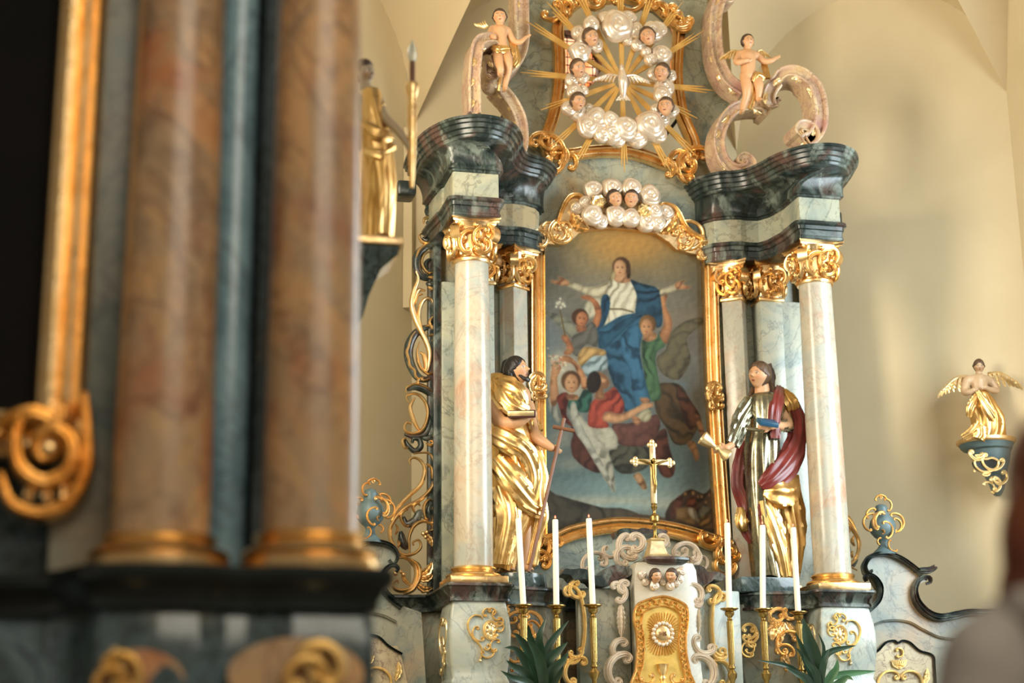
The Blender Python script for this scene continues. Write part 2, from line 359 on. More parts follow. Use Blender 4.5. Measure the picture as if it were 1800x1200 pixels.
# --- back panel with the oculus opening
OCI = [(985, 57), (988, 100), (988, 136), (985, 170), (977, 205), (966, 240), (970, 262), (985, 268), (1010, 266), (1036, 262), (1065, 260), (1095, 261), (1118, 265), (1141, 272), (1165, 281), (1190, 282), (1212, 268), (1211, 245), (1201, 220), (1192, 198), (1186, 165), (1183, 136), (1184, 100), (1187, 62), (1178, 42), (1166, 31), (1150, 18), (1127, 12), (1105, 5), (1085, 4), (1062, 6), (1042, 5), (1022, 10), (1005, 22), (992, 40)]
def scalep(P, k, c=(1090, 140)): return [(c[0]+(x-c[0])*k, c[1]+(y-c[1])*k) for x, y in P]
attic = [(915, -70), (914, 0), (910, 60), (903, 110), (890, 150), (893, 180), (910, 230), (913, 270), (905, 340)]
atticR = [(1275, 345), (1262, 310), (1256, 260), (1262, 220), (1283, 190), (1285, 160), (1260, 120), (1247, 60), (1243, 0), (1240, -70)]
YB = .06
ol = [(-1.235, YB, .32), (-1.235, YB, 5.05)]+[tuple(at(x, y, YB)) for x, y in attic[::-1]]+[tuple(at(x, y, YB)) for x, y in atticR[::-1]]+[(1.235, YB, 5.05), (1.235, YB, .32)]
hole = [tuple(at(x, y, YB)) for x, y in spl(scalep(OCI, 1.07), 90, True)]
alt('back_panel', prism(np.array(ol)[::-1], .12, [hole]), 'grey', sharp=30)
for s in (-1, 1):
    alt('edge_band', box((s*1.222, YB-.02, 3.55), (.05, .12, 2.45), 0, .008), 'dark')
    alt('wing_panel', box((s*1.12, YB-.05, 3.42), (.16, .10, 1.96), 0, .01), 'grey' if s < 0 else 'pale')
# --- plan curves (right half), mirrored for the left
Icur = [(1.275, .06), (1.27, -.1), (1.25, -.3), (1.24, -.32), (1.24, -.59), (1.235, -.6), (.965, -.6), (.96, -.59), (.96, -.36), (.93, -.2), (.88, -.12), (.80, -.11), (.76, -.12), (.69, -.11), (.60, -.06), (.56, .0), (.54, .06)]
Ocur = [(1.43, .06), (1.44, -.12), (1.44, -.32), (1.41, -.52), (1.35, -.68), (1.26, -.80), (1.13, -.86), (1.0, -.84), (.89, -.75), (.81, -.60), (.77, -.45), (.72, -.34), (.66, -.29), (.57, -.25), (.49, -.16), (.45, -.06), (.44, .06)]
NI = 150
O2 = spl(np.array(Ocur), NI)
def sharp_resample(P, n):
    P = np.array(P, float); d = np.concatenate([[0], np.cumsum(np.linalg.norm(np.diff(P, axis=0), axis=1))]); t = np.linspace(0, d[-1], n); return np.stack([np.interp(t, d, P[:, 0]), np.interp(t, d, P[:, 1])], -1)
# inner curve follows the outer one vertex by vertex
I2 = np.concatenate([np.array(Icur[i])+(np.array(Icur[i+1])-np.array(Icur[i]))*np.linspace(0, 1, 10)[:, None] for i in range(16)])
O2 = np.concatenate([spl(np.array(Ocur), 161)[i*10:i*10+10] for i in range(16)])
def off(P, d):
    t = np.gradient(P, axis=0); t /= np.linalg.norm(t, axis=1)[:, None]+1e-9; n = np.stack([-t[:, 1], t[:, 0]], -1); c = np.array([1.0, 0.1])
    sg = np.sign(((P-c)*n).sum(1).mean()); return P+n*sg*d
def layers(base, prof): return np.array([np.concatenate([off(base, d), np.full((len(base), 1), z)], 1) for d, z in prof])
def lid(P, z): return prism(np.concatenate([P, np.full((len(P), 1), z)], 1), .004, (), (0, 0, -1))
def fix(G):   # consistent outward normals
    V, F = G; me = bpy.data.meshes.new('t'); me.from_pydata(np.asarray(V).tolist(), [], F); bm = bmesh.new(); bm.from_mesh(me); bmesh.ops.remove_doubles(bm, verts=bm.verts, dist=1e-5); bmesh.ops.recalc_face_normals(bm, faces=bm.faces)
    bm.verts.index_update(); r = np.array([v.co[:] for v in bm.verts]), [[v.index for v in f.verts] for f in bm.faces]; bm.free(); bpy.data.meshes.remove(me); return r
cor = layers(O2, [(-.02, 5.185), (0, 5.18), (.0, 5.165), (-.012, 5.16), (-.014, 5.143), (-.026, 5.138), (-.030, 5.115), (-.045, 5.11), (-.05, 5.088), (-.062, 5.083), (-.066, 5.07)])
o_in = off(O2, -.07); cove = []
for k in np.linspace(0, 1, 14):
    a = k*PI/2; q = o_in+(off(I2, .028)-o_in)*math.sin(a)
    cove.append(np.concatenate([q, np.full((len(q), 1), 5.066-.12*(1-math.cos(a)))], 1))
cove += list(layers(I2, [(.03, 4.942), (.03, 4.93), (.012, 4.925), (.012, 4.915), (0, 4.91)]))
COR = merge(grid(np.concatenate([cor, np.array(cove)])), lid(off(O2, -.02), 5.186))
FRI = grid(layers(I2, [(0, 4.93), (0, 4.735)]))
ARC = merge(grid(layers(I2, [(.0, 4.752), (.034, 4.75), (.036, 4.73), (.02, 4.722), (.018, 4.70), (.008, 4.695), (.006, 4.66), (.012, 4.655), (.012, 4.636)])), lid(off(I2, .012), 4.638))
for s in (1, -1):
    fm = (lambda g: fix(g)) if s > 0 else (lambda g: fix(mirrorx(g)))
    e = alt('frieze', fm(FRI), 'grey', sharp=30)
    mesh('cornice', fm(COR), MT['dark'], e, sharp=32); mesh('architrave', fm(ARC), MT['dark'], e, sharp=32)
# back return of the cornice behind the left wing
alt('cornice_return', box((-1.43, -.02, 4.98), (.12, .16, .10), 0, .02), 'dark'); alt('cornice_return', box((1.43, -.02, 4.98), (.12, .16, .10), 0, .02), 'dark')
# --- capitals
def capital(c, w, h, r0, rot=0., faces=4, neck='round'):
    """c = centre of the neck underside; w = abacus width; r0 = neck radius"""
    L = []; x0, y0, z0 = 0, 0, 0
    # astragal and bell
    if neck == 'round':
        L.append(lathe([(r0*.98, -.012), (r0*1.10, -.012), (r0*1.16, .0), (r0*1.10, .014), (r0*.98, .016)], (0, 0, 0), 32))
    else:
        L.append(box((0, 0, 0), (r0*2.25, r0*2.25, .026), 0, .006))
    n = 48; t = np.linspace(0, 2*PI, n, endpoint=False); P = []
    for k in np.linspace(0, 1, 10):
        sq = (k**1.5) if neck == 'round' else .85; rr = r0*(1+.10*k+.22*k**4)
        c1, s1 = np.cos(t), np.sin(t); m = 1./np.maximum(np.abs(c1), np.abs(s1)); rad = rr*((1-sq*.55)+sq*.55*m)
        P.append(np.stack([rad*c1, rad*s1, np.full(n, .012+k*(h*.86))], -1))
    L.append(gridcap(np.array(P), True))
    # concave abacus
    ab = []
    for (d, z) in ((-.028, h*.80), (-.020, h*.83), (-.016, h*.875), (-.004, h*.885), (0, h*.95), (.006, h*.96), (.006, h*1.0), (-.03, h*1.0)):
        ring = []
        for q in range(4):
            a = q*PI/2; hw = w/2+d
            for u in np.linspace(-1, 1, 13)[:-1]:
                yy = -(hw)+.13*w*(1-u*u)*.9; xx = u*hw*1.0
                if abs(u) > .93: yy += .0
                ring.append((xx*math.cos(a)-yy*math.sin(a), xx*math.sin(a)+yy*math.cos(a), z))
        ab.append(ring)
    L.append(gridcap(np.array(ab), True))
    fw = r0*1.12
    for q in range(faces):
        a = q*PI/2; R = np.array([[math.cos(a), -math.sin(a), 0], [math.sin(a), math.cos(a), 0], [0, 0, 1]])
        def put(P2, wd, dep, lift=0.):
            P2 = np.asarray(P2); P3 = np.stack([P2[:, 0], -(fw*(1+.12*(P2[:, 1]/h)**2)+.018*(P2[:, 1]/h)+lift-.10*fw*(np.abs(P2[:, 0])/fw)**2*(neck == 'round')), P2[:, 1]], -1)
            s = np.linspace(0, 1, len(P3)); wp = .55+.45*np.sin(PI*s)
            L.append(sweep(P3@R.T, wd*wp, RELIEF, nrm=R@np.array([0, -1., 0]), rad2=dep*wp))
        m = 1 if q % 2 == 0 else -1
        put(cscroll((-.62*fw*m, .12*h), (-.05*fw*m, .66*h), .42*m*-1, .22), .018*w/.3, .022, .004)
        put(cscroll((.72*fw*m, .42*h), (.05*fw*m, .14*h), -.40*m, .25), .016*w/.3, .02, .004)
        put(cscroll((.45*fw*m, .74*h), (.0*fw*m, .30*h), .35*m, .22), .013*w/.3, .016, .008)
        put(cscroll((-.9*fw*m, .2*h), (-.75*fw*m, .5*h), -.3*m, .25), .011*w/.3, .014, .0)
        for (bx, bz, br) in ((0, .42, .1), (.12, .36, .07), (-.1, .5, .06), (.05, .52, .07), (0.0, .8, .13)):
            L.append(sph(R@np.array([bx*fw, -fw*1.05-.012, bz*h]), (br*fw, .018, br*fw), 6, 8, R))
        # corner volute
        a2 = a+PI/4; dv = np.array([math.sin(a2), -math.cos(a2), 0]); cr = w*.60
        th = np.linspace(-.6*PI, 2.6*PI, 46); rr = np.interp(th, [th[0], th[-1]], [.27*h, .05*h])
        ctr = dv*(cr-.20*h)+np.array([0, 0, .60*h])
        V = np.array([ctr+dv*(rr[i]*math.cos(-th[i]+.5*PI))+np.array([0, 0, rr[i]*math.sin(-th[i]+.5*PI)]) for i in range(46)])
        sd = np.cross(dv, (0, 0, 1)); L.append(sweep(V, .022*w/.3, [(-.8, -1), (-.8, 1), (.2, 1), (.8, .7), (.8, -.7), (.2, -1)], nrm=sd, rad2=np.full(46, .034*w/.3)))
        L.append(lathe([(.001, -.03*w/.3), (.19*h, -.022*w/.3), (.19*h, .022*w/.3), (.001, .03*w/.3)], ctr, 14, sd))
        st = np.array([dv*(r0*1.0)+np.array([0, 0, .12*h]), dv*(r0*1.12)+np.array([0, 0, .3*h]), dv*(cr-.26*h)+np.array([0, 0, .42*h])])
        L.append(sweep(spl(st, 10), np.linspace(.03, .018, 10)*w/.3, CIRC8))
    V, F = merge(*L); R = np.array([[math.cos(rot), -math.sin(rot), 0], [math.sin(rot), math.cos(rot), 0], [0, 0, 1]])
    return V@R.T+np.asarray(c, float), F
def base(c, r, h, sq=True):
    G = lathe([(r*1.0, h), (r*1.04, h*.97), (r*1.16, h*.93), (r*1.2, h*.86), (r*1.14, h*.78), (r*1.10, h*.72), (r*1.16, h*.64), (r*1.38, h*.58), (r*1.45, h*.48), (r*1.42, h*.40), (r*1.36, h*.36), (r*1.36, h*.3), (.01, h*.3)], c, 40)
    return merge(G, box((c[0], c[1], c[2]+h*.19), (r*3.0, r*3.0, h*.38), 0, .006)) if sq else G
ZN, ZA, ZB, ZL = 4.388, 4.636, 2.562, 2.462
for s in (-1, 1):
    prof = [(.112, ZB-.01), (.1125, ZB+.3), (.111, 3.2), (.1075, 3.8), (.101, ZN-.05), (.1, ZN)]
    c = alt('column', lathe(prof, (s*1.1, -.46, 0), 48), 'column', sharp=60)
    mesh('capital', capital((s*1.1, -.46, ZN), .285, ZA-ZN, .101), MT['gold'], c, sharp=50)
    mesh('column_base', base((s*1.1, -.46, ZL), .111, ZB-ZL+.01), MT['gold'], c)
    # pilasters: B faces front behind the column, A turns towards the painting
    for (X, Y, w, rot) in ((.955, -.02, .155, 0.), (.735, .0, .135, -.62)):
        rot = rot*s
        p = alt('pilaster', box((s*X, Y, 3.45), (w, w*.9, 1.95), rot, .008), 'pale' if X > .8 else 'column')
        mesh('capital', capital((s*X, Y, ZN), .235, ZA-ZN, w/2*1.0, rot, 4, 'sq'), MT['gold'], p, sharp=50)
        V, F = merge(box((0, 0, .03), (w*1.35, w*1.25, .06), 0, .006), box((0, 0, .075), (w*1.28, w*1.18, .03), 0, .012), box((0, 0, .1), (w*1.12, w*1.05, .03), 0, .01))
        R = np.array([[math.cos(rot), -math.sin(rot), 0], [math.sin(rot), math.cos(rot), 0], [0, 0, 1]])
        mesh('pilaster_base', (V@R.T+np.array([s*X, Y, ZL]), F), MT['goldm'], p)
# --- pedestals and ledges
def bombe(cx, cy, prof, corner=.02, n=10):
    P = []
    for hw, z in prof:
        ring = []
        for q, (sx, sy) in enumerate(((1, -1), (1, 1), (-1, 1), (-1, -1))):
            ring += [(cx+sx*(hw-corner*(1 if k else 0)*(q % 2 == 0)), cy+sy*hw, z) for k in (0,)]
        P.append(ring)
    return np.array(P)
def bombe_block(cx, cy, prof, rc=.014):
    P = []
    for hw, z in prof:
        ring = []
        for q in range(4):
            a0 = -PI/4+q*PI/2-PI/4+0
            cxn, cyn = ((1, -1), (1, 1), (-1, 1), (-1, -1))[q]
            for k in range(4):
                a = -PI/2+q*PI/2+k/3*PI/2; ring.append((cx+cxn*(hw-rc)+rc*math.cos(a), cy+cyn*(hw-rc)+rc*math.sin(a), z))
        P.append(ring)
    return gridcap(np.array(P), True)
PEDP = [(.150, 2.37), (.156, 2.34), (.168, 2.28), (.176, 2.20), (.174, 2.10), (.162, 2.0), (.155, 1.945), (.160, 1.935), (.166, 1.92), (.166, 1.90), (.158, 1.885), (.158, 1.2), (.18, 1.18), (.18, .32)]
Lcur = [(1.78, .05), (1.60, -.02), (1.40, -.03), (1.295, -.06), (1.285, -.25), (1.285, -.62), (1.27, -.645), (.93, -.645), (.915, -.63), (.90, -.52), (.80, -.50), (.68, -.47), (.58, -.42), (.53, -.30), (.47, -.22), (.30, -.20), (0, -.2)]
L2 = np.concatenate([np.array(Lcur[i])+(np.array(Lcur[i+1])-np.array(Lcur[i]))*np.linspace(0, 1, 6)[:, None] for i in range(16)])
LED = merge(grid(layers(L2, [(-.05, 2.464), (.0, 2.462), (.012, 2.455), (.012, 2.445), (-.002, 2.438), (-.012, 2.42), (-.026, 2.405), (-.03, 2.385), (-.02, 2.375), (-.02, 2.362), (-.05, 2.36), (-.09, 2.36)])), lid(np.vstack([L2, [(0, .06), (1.78, .06)]]), 2.463))
SUB = [(1.36, .06), (1.30, .02), (.96, -.35), (.90, -.42), (.80, -.40), (.66, -.38), (.55, -.32), (.48, -.15), (.30, -.12), (0, -.12)]
for s in (-1, 1):
    fm = (lambda g: fix(g)) if s > 0 else (lambda g: fix(mirrorx(g)))
    pd = alt('pedestal', bombe_block(s*1.1, -.46, PEDP), 'pale', sharp=50)
    sb = np.array(SUB); G = grid(layers(np.concatenate([sb[i]+(sb[i+1]-sb[i])*np.linspace(0, 1, 5)[:, None] for i in range(9)]), [(0, 2.40), (.01, 2.3), (.0, 2.1), (-.03, 1.9), (-.03, .32)]))
    alt('plinth_wall', fm(G), 'greyd'); alt('ledge', fm(LED), 'dark', sharp=32)
    # plinths under the statues
alt('statue_block', lathe([(.001, ZL), (.165, ZL), (.17, ZL+.01), (.16, ZL+.085), (.15, ZL+.09), (.001, ZL+.09)], (-.80, -.30, 0), 28), 'slateb' if 'slateb' in MT else 'slate')
alt('statue_block', box((.70, -.30, ZL+.045), (.36, .30, .09), 0, .01), 'slate')
# iron rods behind the opening
tag(alt('iron_rod', sweep([at(1163, 247, .35), at(1198, 200, .12)], .012, CIRC8), 'black'), 'black iron rod behind the opening'); tag(alt('iron_rod', sweep([at(874, 222, .0), at(886, 200, .06)], .012, CIRC8), 'black'), 'black iron rod behind the scroll')
# altar table and candle shelf
TB = thing('altar_table', 'stone altar table and candle shelf in front of the altarpiece', 'altar table', (0, -.9, .32))
mesh('table_block', box((0, -1.05, .95), (1.7, .8, 1.26), 0, .02), MT['greyd'], TB); mesh('table_top', box((0, -1.08, 1.62), (1.8, .84, .08), 0, .01), MT['pale'], TB)
mesh('candle_shelf', box((0, -.67, 1.72), (1.82, .36, .12), 0, .01), MT['greyd'], TB)
# ================================================================== FIGURE LIBRARY
def gs(x, s): return np.exp(-(x/s)**2)
def sst(a, b, x): t = np.clip((x-a)/(b-a), 0, 1); return t*t*(3-2*t)
def head_shape(D, chub=0., old=0.):
    x, y, z = D[:, 0].copy(), D[:, 1].copy(), D[:, 2].copy()
    X = x*(.37+.03*chub); Y = y*.45; Z = z*.5
    jaw = sst(.0, -.5, Z); X *= 1-(.34-.16*chub)*jaw; Y = np.where(Y < 0, Y*(1-.10*jaw), Y*(1-.40*jaw))
    fr = sst(.05, -.2, Y)
    Y = np.where(Y < 0, Y*.94, Y)
    ax = np.abs(X)
    Y += fr*(.035*gs(ax-.145, .075)*gs(Z-.03, .05))                       # sockets
    Y -= fr*(.018*gs(ax-.145, .045)*gs(Z-.022, .028))                     # lids
    Y -= fr*.018*gs(Z-.10, .04)*gs(ax-.12, .13)                           # brow
    nz = sst(.10, -.10, Z)*(1-sst(-.115, -.155, Z)); Y -= fr*(.03+.085*nz)*nz*gs(X, .035+.03*nz)*1.15*(1-.25*chub)
    Y -= fr*.030*gs(ax-.055, .03)*gs(Z+.125, .03)*(1-.3*chub)             # nostril wings
    Y -= fr*(.012+.03*chub)*gs(ax-.18, .09)*gs(Z+.14, .09)                # cheeks
    lipm = gs(X, .075); Y -= fr*lipm*(.030*gs(Z+.218, .020)+.032*gs(Z+.272, .022)-.012*gs(Z+.245, .010)); Y += fr*.012*gs(Z+.325, .025)*gs(X, .08)
    Y -= fr*.035*gs(Z+.40, .055)*gs(X, .10)                               # chin
    Y += fr*old*.03*gs(ax-.17, .05)*gs(Z+.2, .09)
    # ears
    e = gs(Y-.03, .05)*gs(Z-.0, .09); X += np.sign(X)*.05*e*(ax > .2)
    return np.stack([X, Y, Z], -1)
SKN = np.array(lin('c99a72')); SKR = np.array(lin('b9704f'))
def face_col(P, skin=SKN, rosy=SKR, hair=None, blush=.55):
    X, Y, Z = P.T; ax = np.abs(X); C = np.tile(skin, (len(P), 1)); fr = (Y < -.16)
    def mixc(m, c):
        nonlocal C
        m = np.clip(m, 0, 1)[:, None]; C = C*(1-m)+np.asarray(c)*m
    mixc(fr*blush*gs(ax-.2, .09)*gs(Z+.12, .10), rosy)
    mixc(fr*.5*gs(ax-.145, .1)*gs(Z-.06, .04), skin*.62)
    lip = fr*sst(.105, .06, ax+np.abs(Z+.245)*1.0)*sst(.045, .03, np.abs(Z+.245)); mixc(lip*.9, lin('94453a'))
    mixc(fr*sst(.07, .05, ax)*gs(Z+.245, .008)*.9, lin('3a1a14'))
    ew = fr*((ax-.145)**2/.062**2+(Z-.022)**2/.027**2 < 1); mixc(ew*.95, lin('d8cfc0'))
    ei = fr*((ax-.145)**2+(Z-.022)**2 < .026**2); mixc(ei*.95, lin('2a1d14'))
    mixc(fr*.85*gs(Z-.05+.25*(ax-.145)**2*10*.1, .008)*sst(.085, .06, np.abs(ax-.145)), lin('4a2c1c'))
    mixc(fr*.75*gs(Z-.115+1.2*(ax-.15)**2, .012)*sst(.11, .07, np.abs(ax-.15)), lin('4a301e') if hair is None else hair)
    return C
def dirs(nu=64, nv=76):
    th = np.linspace(.02, PI-.02, nu); ph0 = np.linspace(0, 2*PI, nv, endpoint=False); ph = ph0+.42*np.sin(ph0+PI/2)*-1*0+.0
    # denser on the face side (-Y is ph=-pi/2)
    ph = -PI/2+(ph0-PI-.55*np.sin(ph0-PI))
    return np.stack([np.outer(np.sin(th), np.cos(ph)), np.outer(np.sin(th), np.sin(ph)), np.outer(np.cos(th), np.ones(nv))], -1), nu, nv
D0, NU, NV = dirs()
_, HF = gridcap(D0)
def rot(yaw=0, pitch=0, roll=0):
    """yaw > 0 turns the face to picture-right, pitch > 0 looks up, roll > 0 tilts the crown to picture-right"""
    return np.array(Matrix.Rotation(yaw, 3, 'Z') @ Matrix.Rotation(-pitch, 3, 'X') @ Matrix.Rotation(roll, 3, 'Y'))
FACE0 = rot(-.28, -.22)     # towards the viewer
def head(c, h, R, chub=0., old=0., haircol=None, hairlen=.0, style=0, skin=SKN, seed=0, blush=.55):
    """returns ((V,F), colours, (hairV, hairF))"""
    P = head_shape(D0.reshape(-1, 3), chub, old); C = face_col(P, skin, blush=blush)
    D = D0.reshape(-1, 3); x, y, z = P.T
    line = .31-1.1*x*x-.02*np.sin(9*x+seed)
    m1 = sst(line-.03, line+.04, z)*(y < .3); m2 = sst(-.10, .0, y+.25*(z-.1)*(z > 0)*0)*sst(-.34-hairlen, -.2-hairlen, z); m3 = sst(.24, .30, np.abs(x))*sst(-.02, .06, z)*sst(-.22, -.12, y)
    m = np.maximum(np.maximum(m1, m2), m3); ph = np.arctan2(y, x)
    if style == 1:   # middle parting
        m = np.maximum(m, sst(.0, .12, z-(.30-.85*np.abs(x)))*(y < .2))
    st = .035*np.abs(np.sin(9*ph+seed+5*z+2*np.sin(6*z+seed)))+.015*np.sin(23*ph+9*z+seed)
    k = np.where(m > .01, .985+(.085+st)*m, .955); HV = P*k[:, None]
    f = lambda V: (V*h)@np.asarray(R).T+np.asarray(c)
    return (f(P), HF), C, (f(HV), HF)
def blob(prims, vox=.01, smooth=3, fac=.5):
    V, F = merge(*prims); me = bpy.data.meshes.new('tmp'); me.from_pydata(V.tolist(), [], [list(map(int, q)) for q in F]); me.update()
    bm = bmesh.new(); bm.from_mesh(me); bmesh.ops.recalc_face_normals(bm, faces=bm.faces); bm.to_mesh(me); bm.free()
    ob = bpy.data.objects.new('tmp', me); COL.objects.link(ob)
    r = ob.modifiers.new('r', 'REMESH'); r.mode = 'VOXEL'; r.voxel_size = vox; r.adaptivity = 0
    if smooth: s = ob.modifiers.new('s', 'SMOOTH'); s.iterations = smooth; s.factor = fac
    dg = bpy.context.evaluated_depsgraph_get(); ev = ob.evaluated_get(dg); m2 = ev.to_mesh(); n = len(m2.vertices)
    V = np.empty(n*3); m2.vertices.foreach_get('co', V); V = V.reshape(-1, 3); F = [list(p.vertices) for p in m2.polygons]; ev.to_mesh_clear()
    bpy.data.objects.remove(ob, do_unlink=True); bpy.data.meshes.remove(me); return V, F
class Fig:
    """figure traced in picture space: z(x, y) converts zoom coordinates; depth Y given per joint"""
    def __init__(s, sc, ox, oy, Y): s.sc, s.ox, s.oy, s.Y = sc, ox, oy, Y
    def p(s, x, y, dy=0.): return at(s.ox+x/s.sc, s.oy+y/s.sc, s.Y+dy)
    def u(s, r): return r/s.sc*np.linalg.norm(at(900, 600, s.Y)-CAM)/FPX
    def limb(s, J, n=None, prof=CIRC):
        P = np.array([s.p(j[0], j[1], j[2]) for j in J]); r = np.array([s.u(j[3]) for j in J]); n = n or 6*len(J)
        Q = spl(np.concatenate([P, r[:, None]], 1), n); G = sweep(Q[:, :3], Q[:, 3], prof)
        return merge(G, sph(Q[0, :3], Q[0, 3]), sph(Q[-1, :3], Q[-1, 3]))
    def hand(s, x, y, dy, dirp, L, fold=.25, spread=.5, thumb=1):
        """dirp: picture direction (dx,dy,depth) of the fingers, L = hand length in zoom px"""
        c = s.p(x, y, dy); d = np.array(dirp, float); w = s.p(x+d[0], y+d[1], dy+d[2]*s.u(1)/1.)-c; w = w/np.linalg.norm(w); L = s.u(L)
        vw = CAM-c; vw /= np.linalg.norm(vw); side = np.cross(w, vw); side /= np.linalg.norm(side); up = np.cross(side, w)
        G = [sph(c+w*L*.28, (L*.30, L*.2, L*.12), 8, 10, np.stack([w, side, up], 1))]
        for k, (o, l) in enumerate(((-.17, .52), (-.06, .60), (.06, .56), (.17, .44))):
            b = c+w*L*.45+side*o*L; dd = w+side*o*spread; q1 = b+dd*L*l*.5+up*0; q2 = b+dd*L*l*.95-up*L*fold*.6
            G.append(sweep(spl([b-w*L*.1, q1, q2], 8), np.linspace(.075, .05, 8)*L, CIRC8))
        b = c+w*L*.15+side*thumb*L*.16; G.append(sweep(spl([b, b+w*L*.2+side*thumb*L*.2, b+w*L*.42+side*thumb*L*.24], 7), np.linspace(.085, .055, 7)*L, CIRC8))
        return merge(*G)
    def foot(s, x, y, dy, dirp, L):
        c = s.p(x, y, dy); d = np.array(dirp, float); w = np.array([d[0], d[1], 0.]); w /= np.linalg.norm(w); L = s.u(L); sd = np.array([-w[1], w[0], 0])
        G = [sweep(spl([c-w*L*.15+(0, 0, L*.22), c+w*L*.3+(0, 0, L*.2), c+w*L*.72+(0, 0, L*.1)], 9), np.array([.2, .22, .22, .21, .2, .19, .18, .15, .1])*L, CIRC)]
        for k in range(5): b = c+w*L*(.7-.03*k)+sd*(k-2)*L*.075+np.array([0, 0, L*.07]); G.append(sweep([b, b+w*L*.15, b+w*L*(.25-.025*k)], [.055*L, .05*L, .03*L], CIRC8))
        return merge(*G)
def folds(n, seed, amp, N):
    """carved fold field on (t in 0..1 vertical, a angle) grids"""
    r = np.random.default_rng(seed); K = [(r.integers(4, 11), r.uniform(-2.4, 2.4), r.uniform(0, 6.28), r.uniform(.5, 1.)) for _ in range(n)]
    def f(t, a):
        s = 0
        for k, tw, ph, w in K: s = s+w*(1-2*np.abs(np.sin(.5*(k*a+tw*t*3+ph+.6*np.sin(3*t+ph)))))
        return amp*s/max(1, n)*1.6
    return f
def robe(fig, rows, seed=1, amp=.12, n=4, nt=110, na=150, flare=None):
    """rows: (y, xl, xr, depth_half, dy) in zoom px / metres; closed carved drapery"""
    R = np.array(rows, float); t = np.linspace(0, 1, nt); Q = spl(R, nt); f = folds(n, seed, amp, None); a = np.linspace(0, 2*PI, na, endpoint=False); P = []
    for i in range(nt):
        y, xl, xr, dh, dy = Q[i]; c = fig.p((xl+xr)/2, y, dy); hw = fig.u((xr-xl)/2)
        k = 1+f(t[i], a)*min(1, 4*t[i]+.15)
        P.append(np.stack([c[0]+hw*np.cos(a)*k, c[1]+dh*np.sin(a)*k, np.full(na, c[2])+.012*np.sin(3*a+seed)*t[i]**3], -1))
    return gridcap(np.array(P))
def drape(fig, J, seed=1, pleats=5, n=70, na=40, flat=.55, amp=.16, nrm=(0, -1, 0)):
    """swag of cloth: J = (x, y, dy, halfwidth px)"""
    Q = spl(np.array([[*fig.p(j[0], j[1], j[2]), fig.u(j[3])] for j in J]), n); a = np.linspace(0, 2*PI, na, endpoint=False); s = np.linspace(0, 1, n)
    p = Q[:, :3]; t = np.gradient(p, axis=0); t /= np.linalg.norm(t, axis=1)[:, None]+1e-9; N = np.tile(np.array(nrm, float), (n, 1)); S = np.cross(t, N); S /= np.linalg.norm(S, axis=1)[:, None]+1e-9; N = np.cross(S, t)
    P = []
    for i in range(n):
        k = 1+amp*(1-2*np.abs(np.sin(.5*(pleats*2*a+seed+2.2*np.sin(4*s[i]+seed)))))+.06*np.sin(3*a+9*s[i]+seed); w = Q[i, 3]
        P.append(p[i]+S[i]*(w*k*np.cos(a))[:, None]+N[i]*(w*flat*k*np.sin(a))[:, None])
    return gridcap(np.array(P))
def wing(c, root, tip, wid, Y, side=1, dy=.0, layers_=3, thick=.012, fig=None):
    """feathered wing: root -> tip pixels, feathers fan below the leading edge"""
    root = np.array(root, float); tip = np.array(tip, float); d = tip-root; L = np.linalg.norm(d); d /= L; n = np.array([-d[1], d[0]])*side; G = []
    lead = spl([root, root+d*L*.35-n*wid*.35, root+d*L*.75-n*wid*.15, tip], 24)
    for ly in range(layers_):
        nf = 7
        for k in range(nf):
            s = (k+.5)/nf; b = lead[int(s*20)]; fl = wid*(1.25-.32*ly)*(1-.25*abs(s-.3)); dirv = (n*(1-.45*s)+d*(.55+.75*s)); dirv /= np.linalg.norm(dirv)
            e = b+dirv*fl; m = (b+e)/2+d*wid*.08; Q = spl([b, m, e], 9); yy = Y+dy*s-.006*ly
            P = np.array([at(q[0], q[1], yy) for q in Q]); sc = np.linalg.norm(P[0]-CAM)/FPX
            G.append(sweep(P, np.array([.55, .85, 1, 1, 1, .95, .85, .6, .15])*wid*.17*sc, [(-1, 0), (-.5, .6), (0, 1), (.5, .6), (1, 0), (0, -.6)], nrm=(0, -1, 0), rad2=np.full(9, thick)))
    P = np.array([at(q[0], q[1], Y-.012+dy*i/23) for i, q in enumerate(lead)]); sc = np.linalg.norm(P[0]-CAM)/FPX
    G.append(sweep(P, np.linspace(.16, .05, 24)*wid*sc, CIRC8))
    return merge(*G)
HAIRM = {'dark': plain('painted_hair_dark', '4a3628', '33251c', .5, 20), 'brown': plain('painted_hair_brown', '5e4630', '443222', .5, 20), 'black': plain('painted_hair_black', '221c19', '14110f', .45, 20)}
def skin_mesh(name, prims, heads, vox, parent, skin=SKN, extra=None, smooth=2):
    """one continuous body with painted faces; heads = [(c,h,R,chub)]"""
    HP = [head(*h[:3], chub=h[3], old=h[4] if len(h) > 4 else 0)[0] for h in heads]; body = blob(list(prims)+HP, vox, smooth) if prims else merge(*HP)
    V, F = body; C = np.tile(skin, (len(V), 1))
    for h in heads:
        L = ((V-np.asarray(h[0]))@np.asarray(h[2]))/h[1]; ins = (np.abs(L[:, 0]) < .5) & (np.abs(L[:, 1]) < .62) & (L[:, 2] > -.46) & (L[:, 2] < .6)
        C[ins] = face_col(L[ins], skin)
    return mesh(name, (V, F), MT['skin'], parent, col=C, sharp=80)
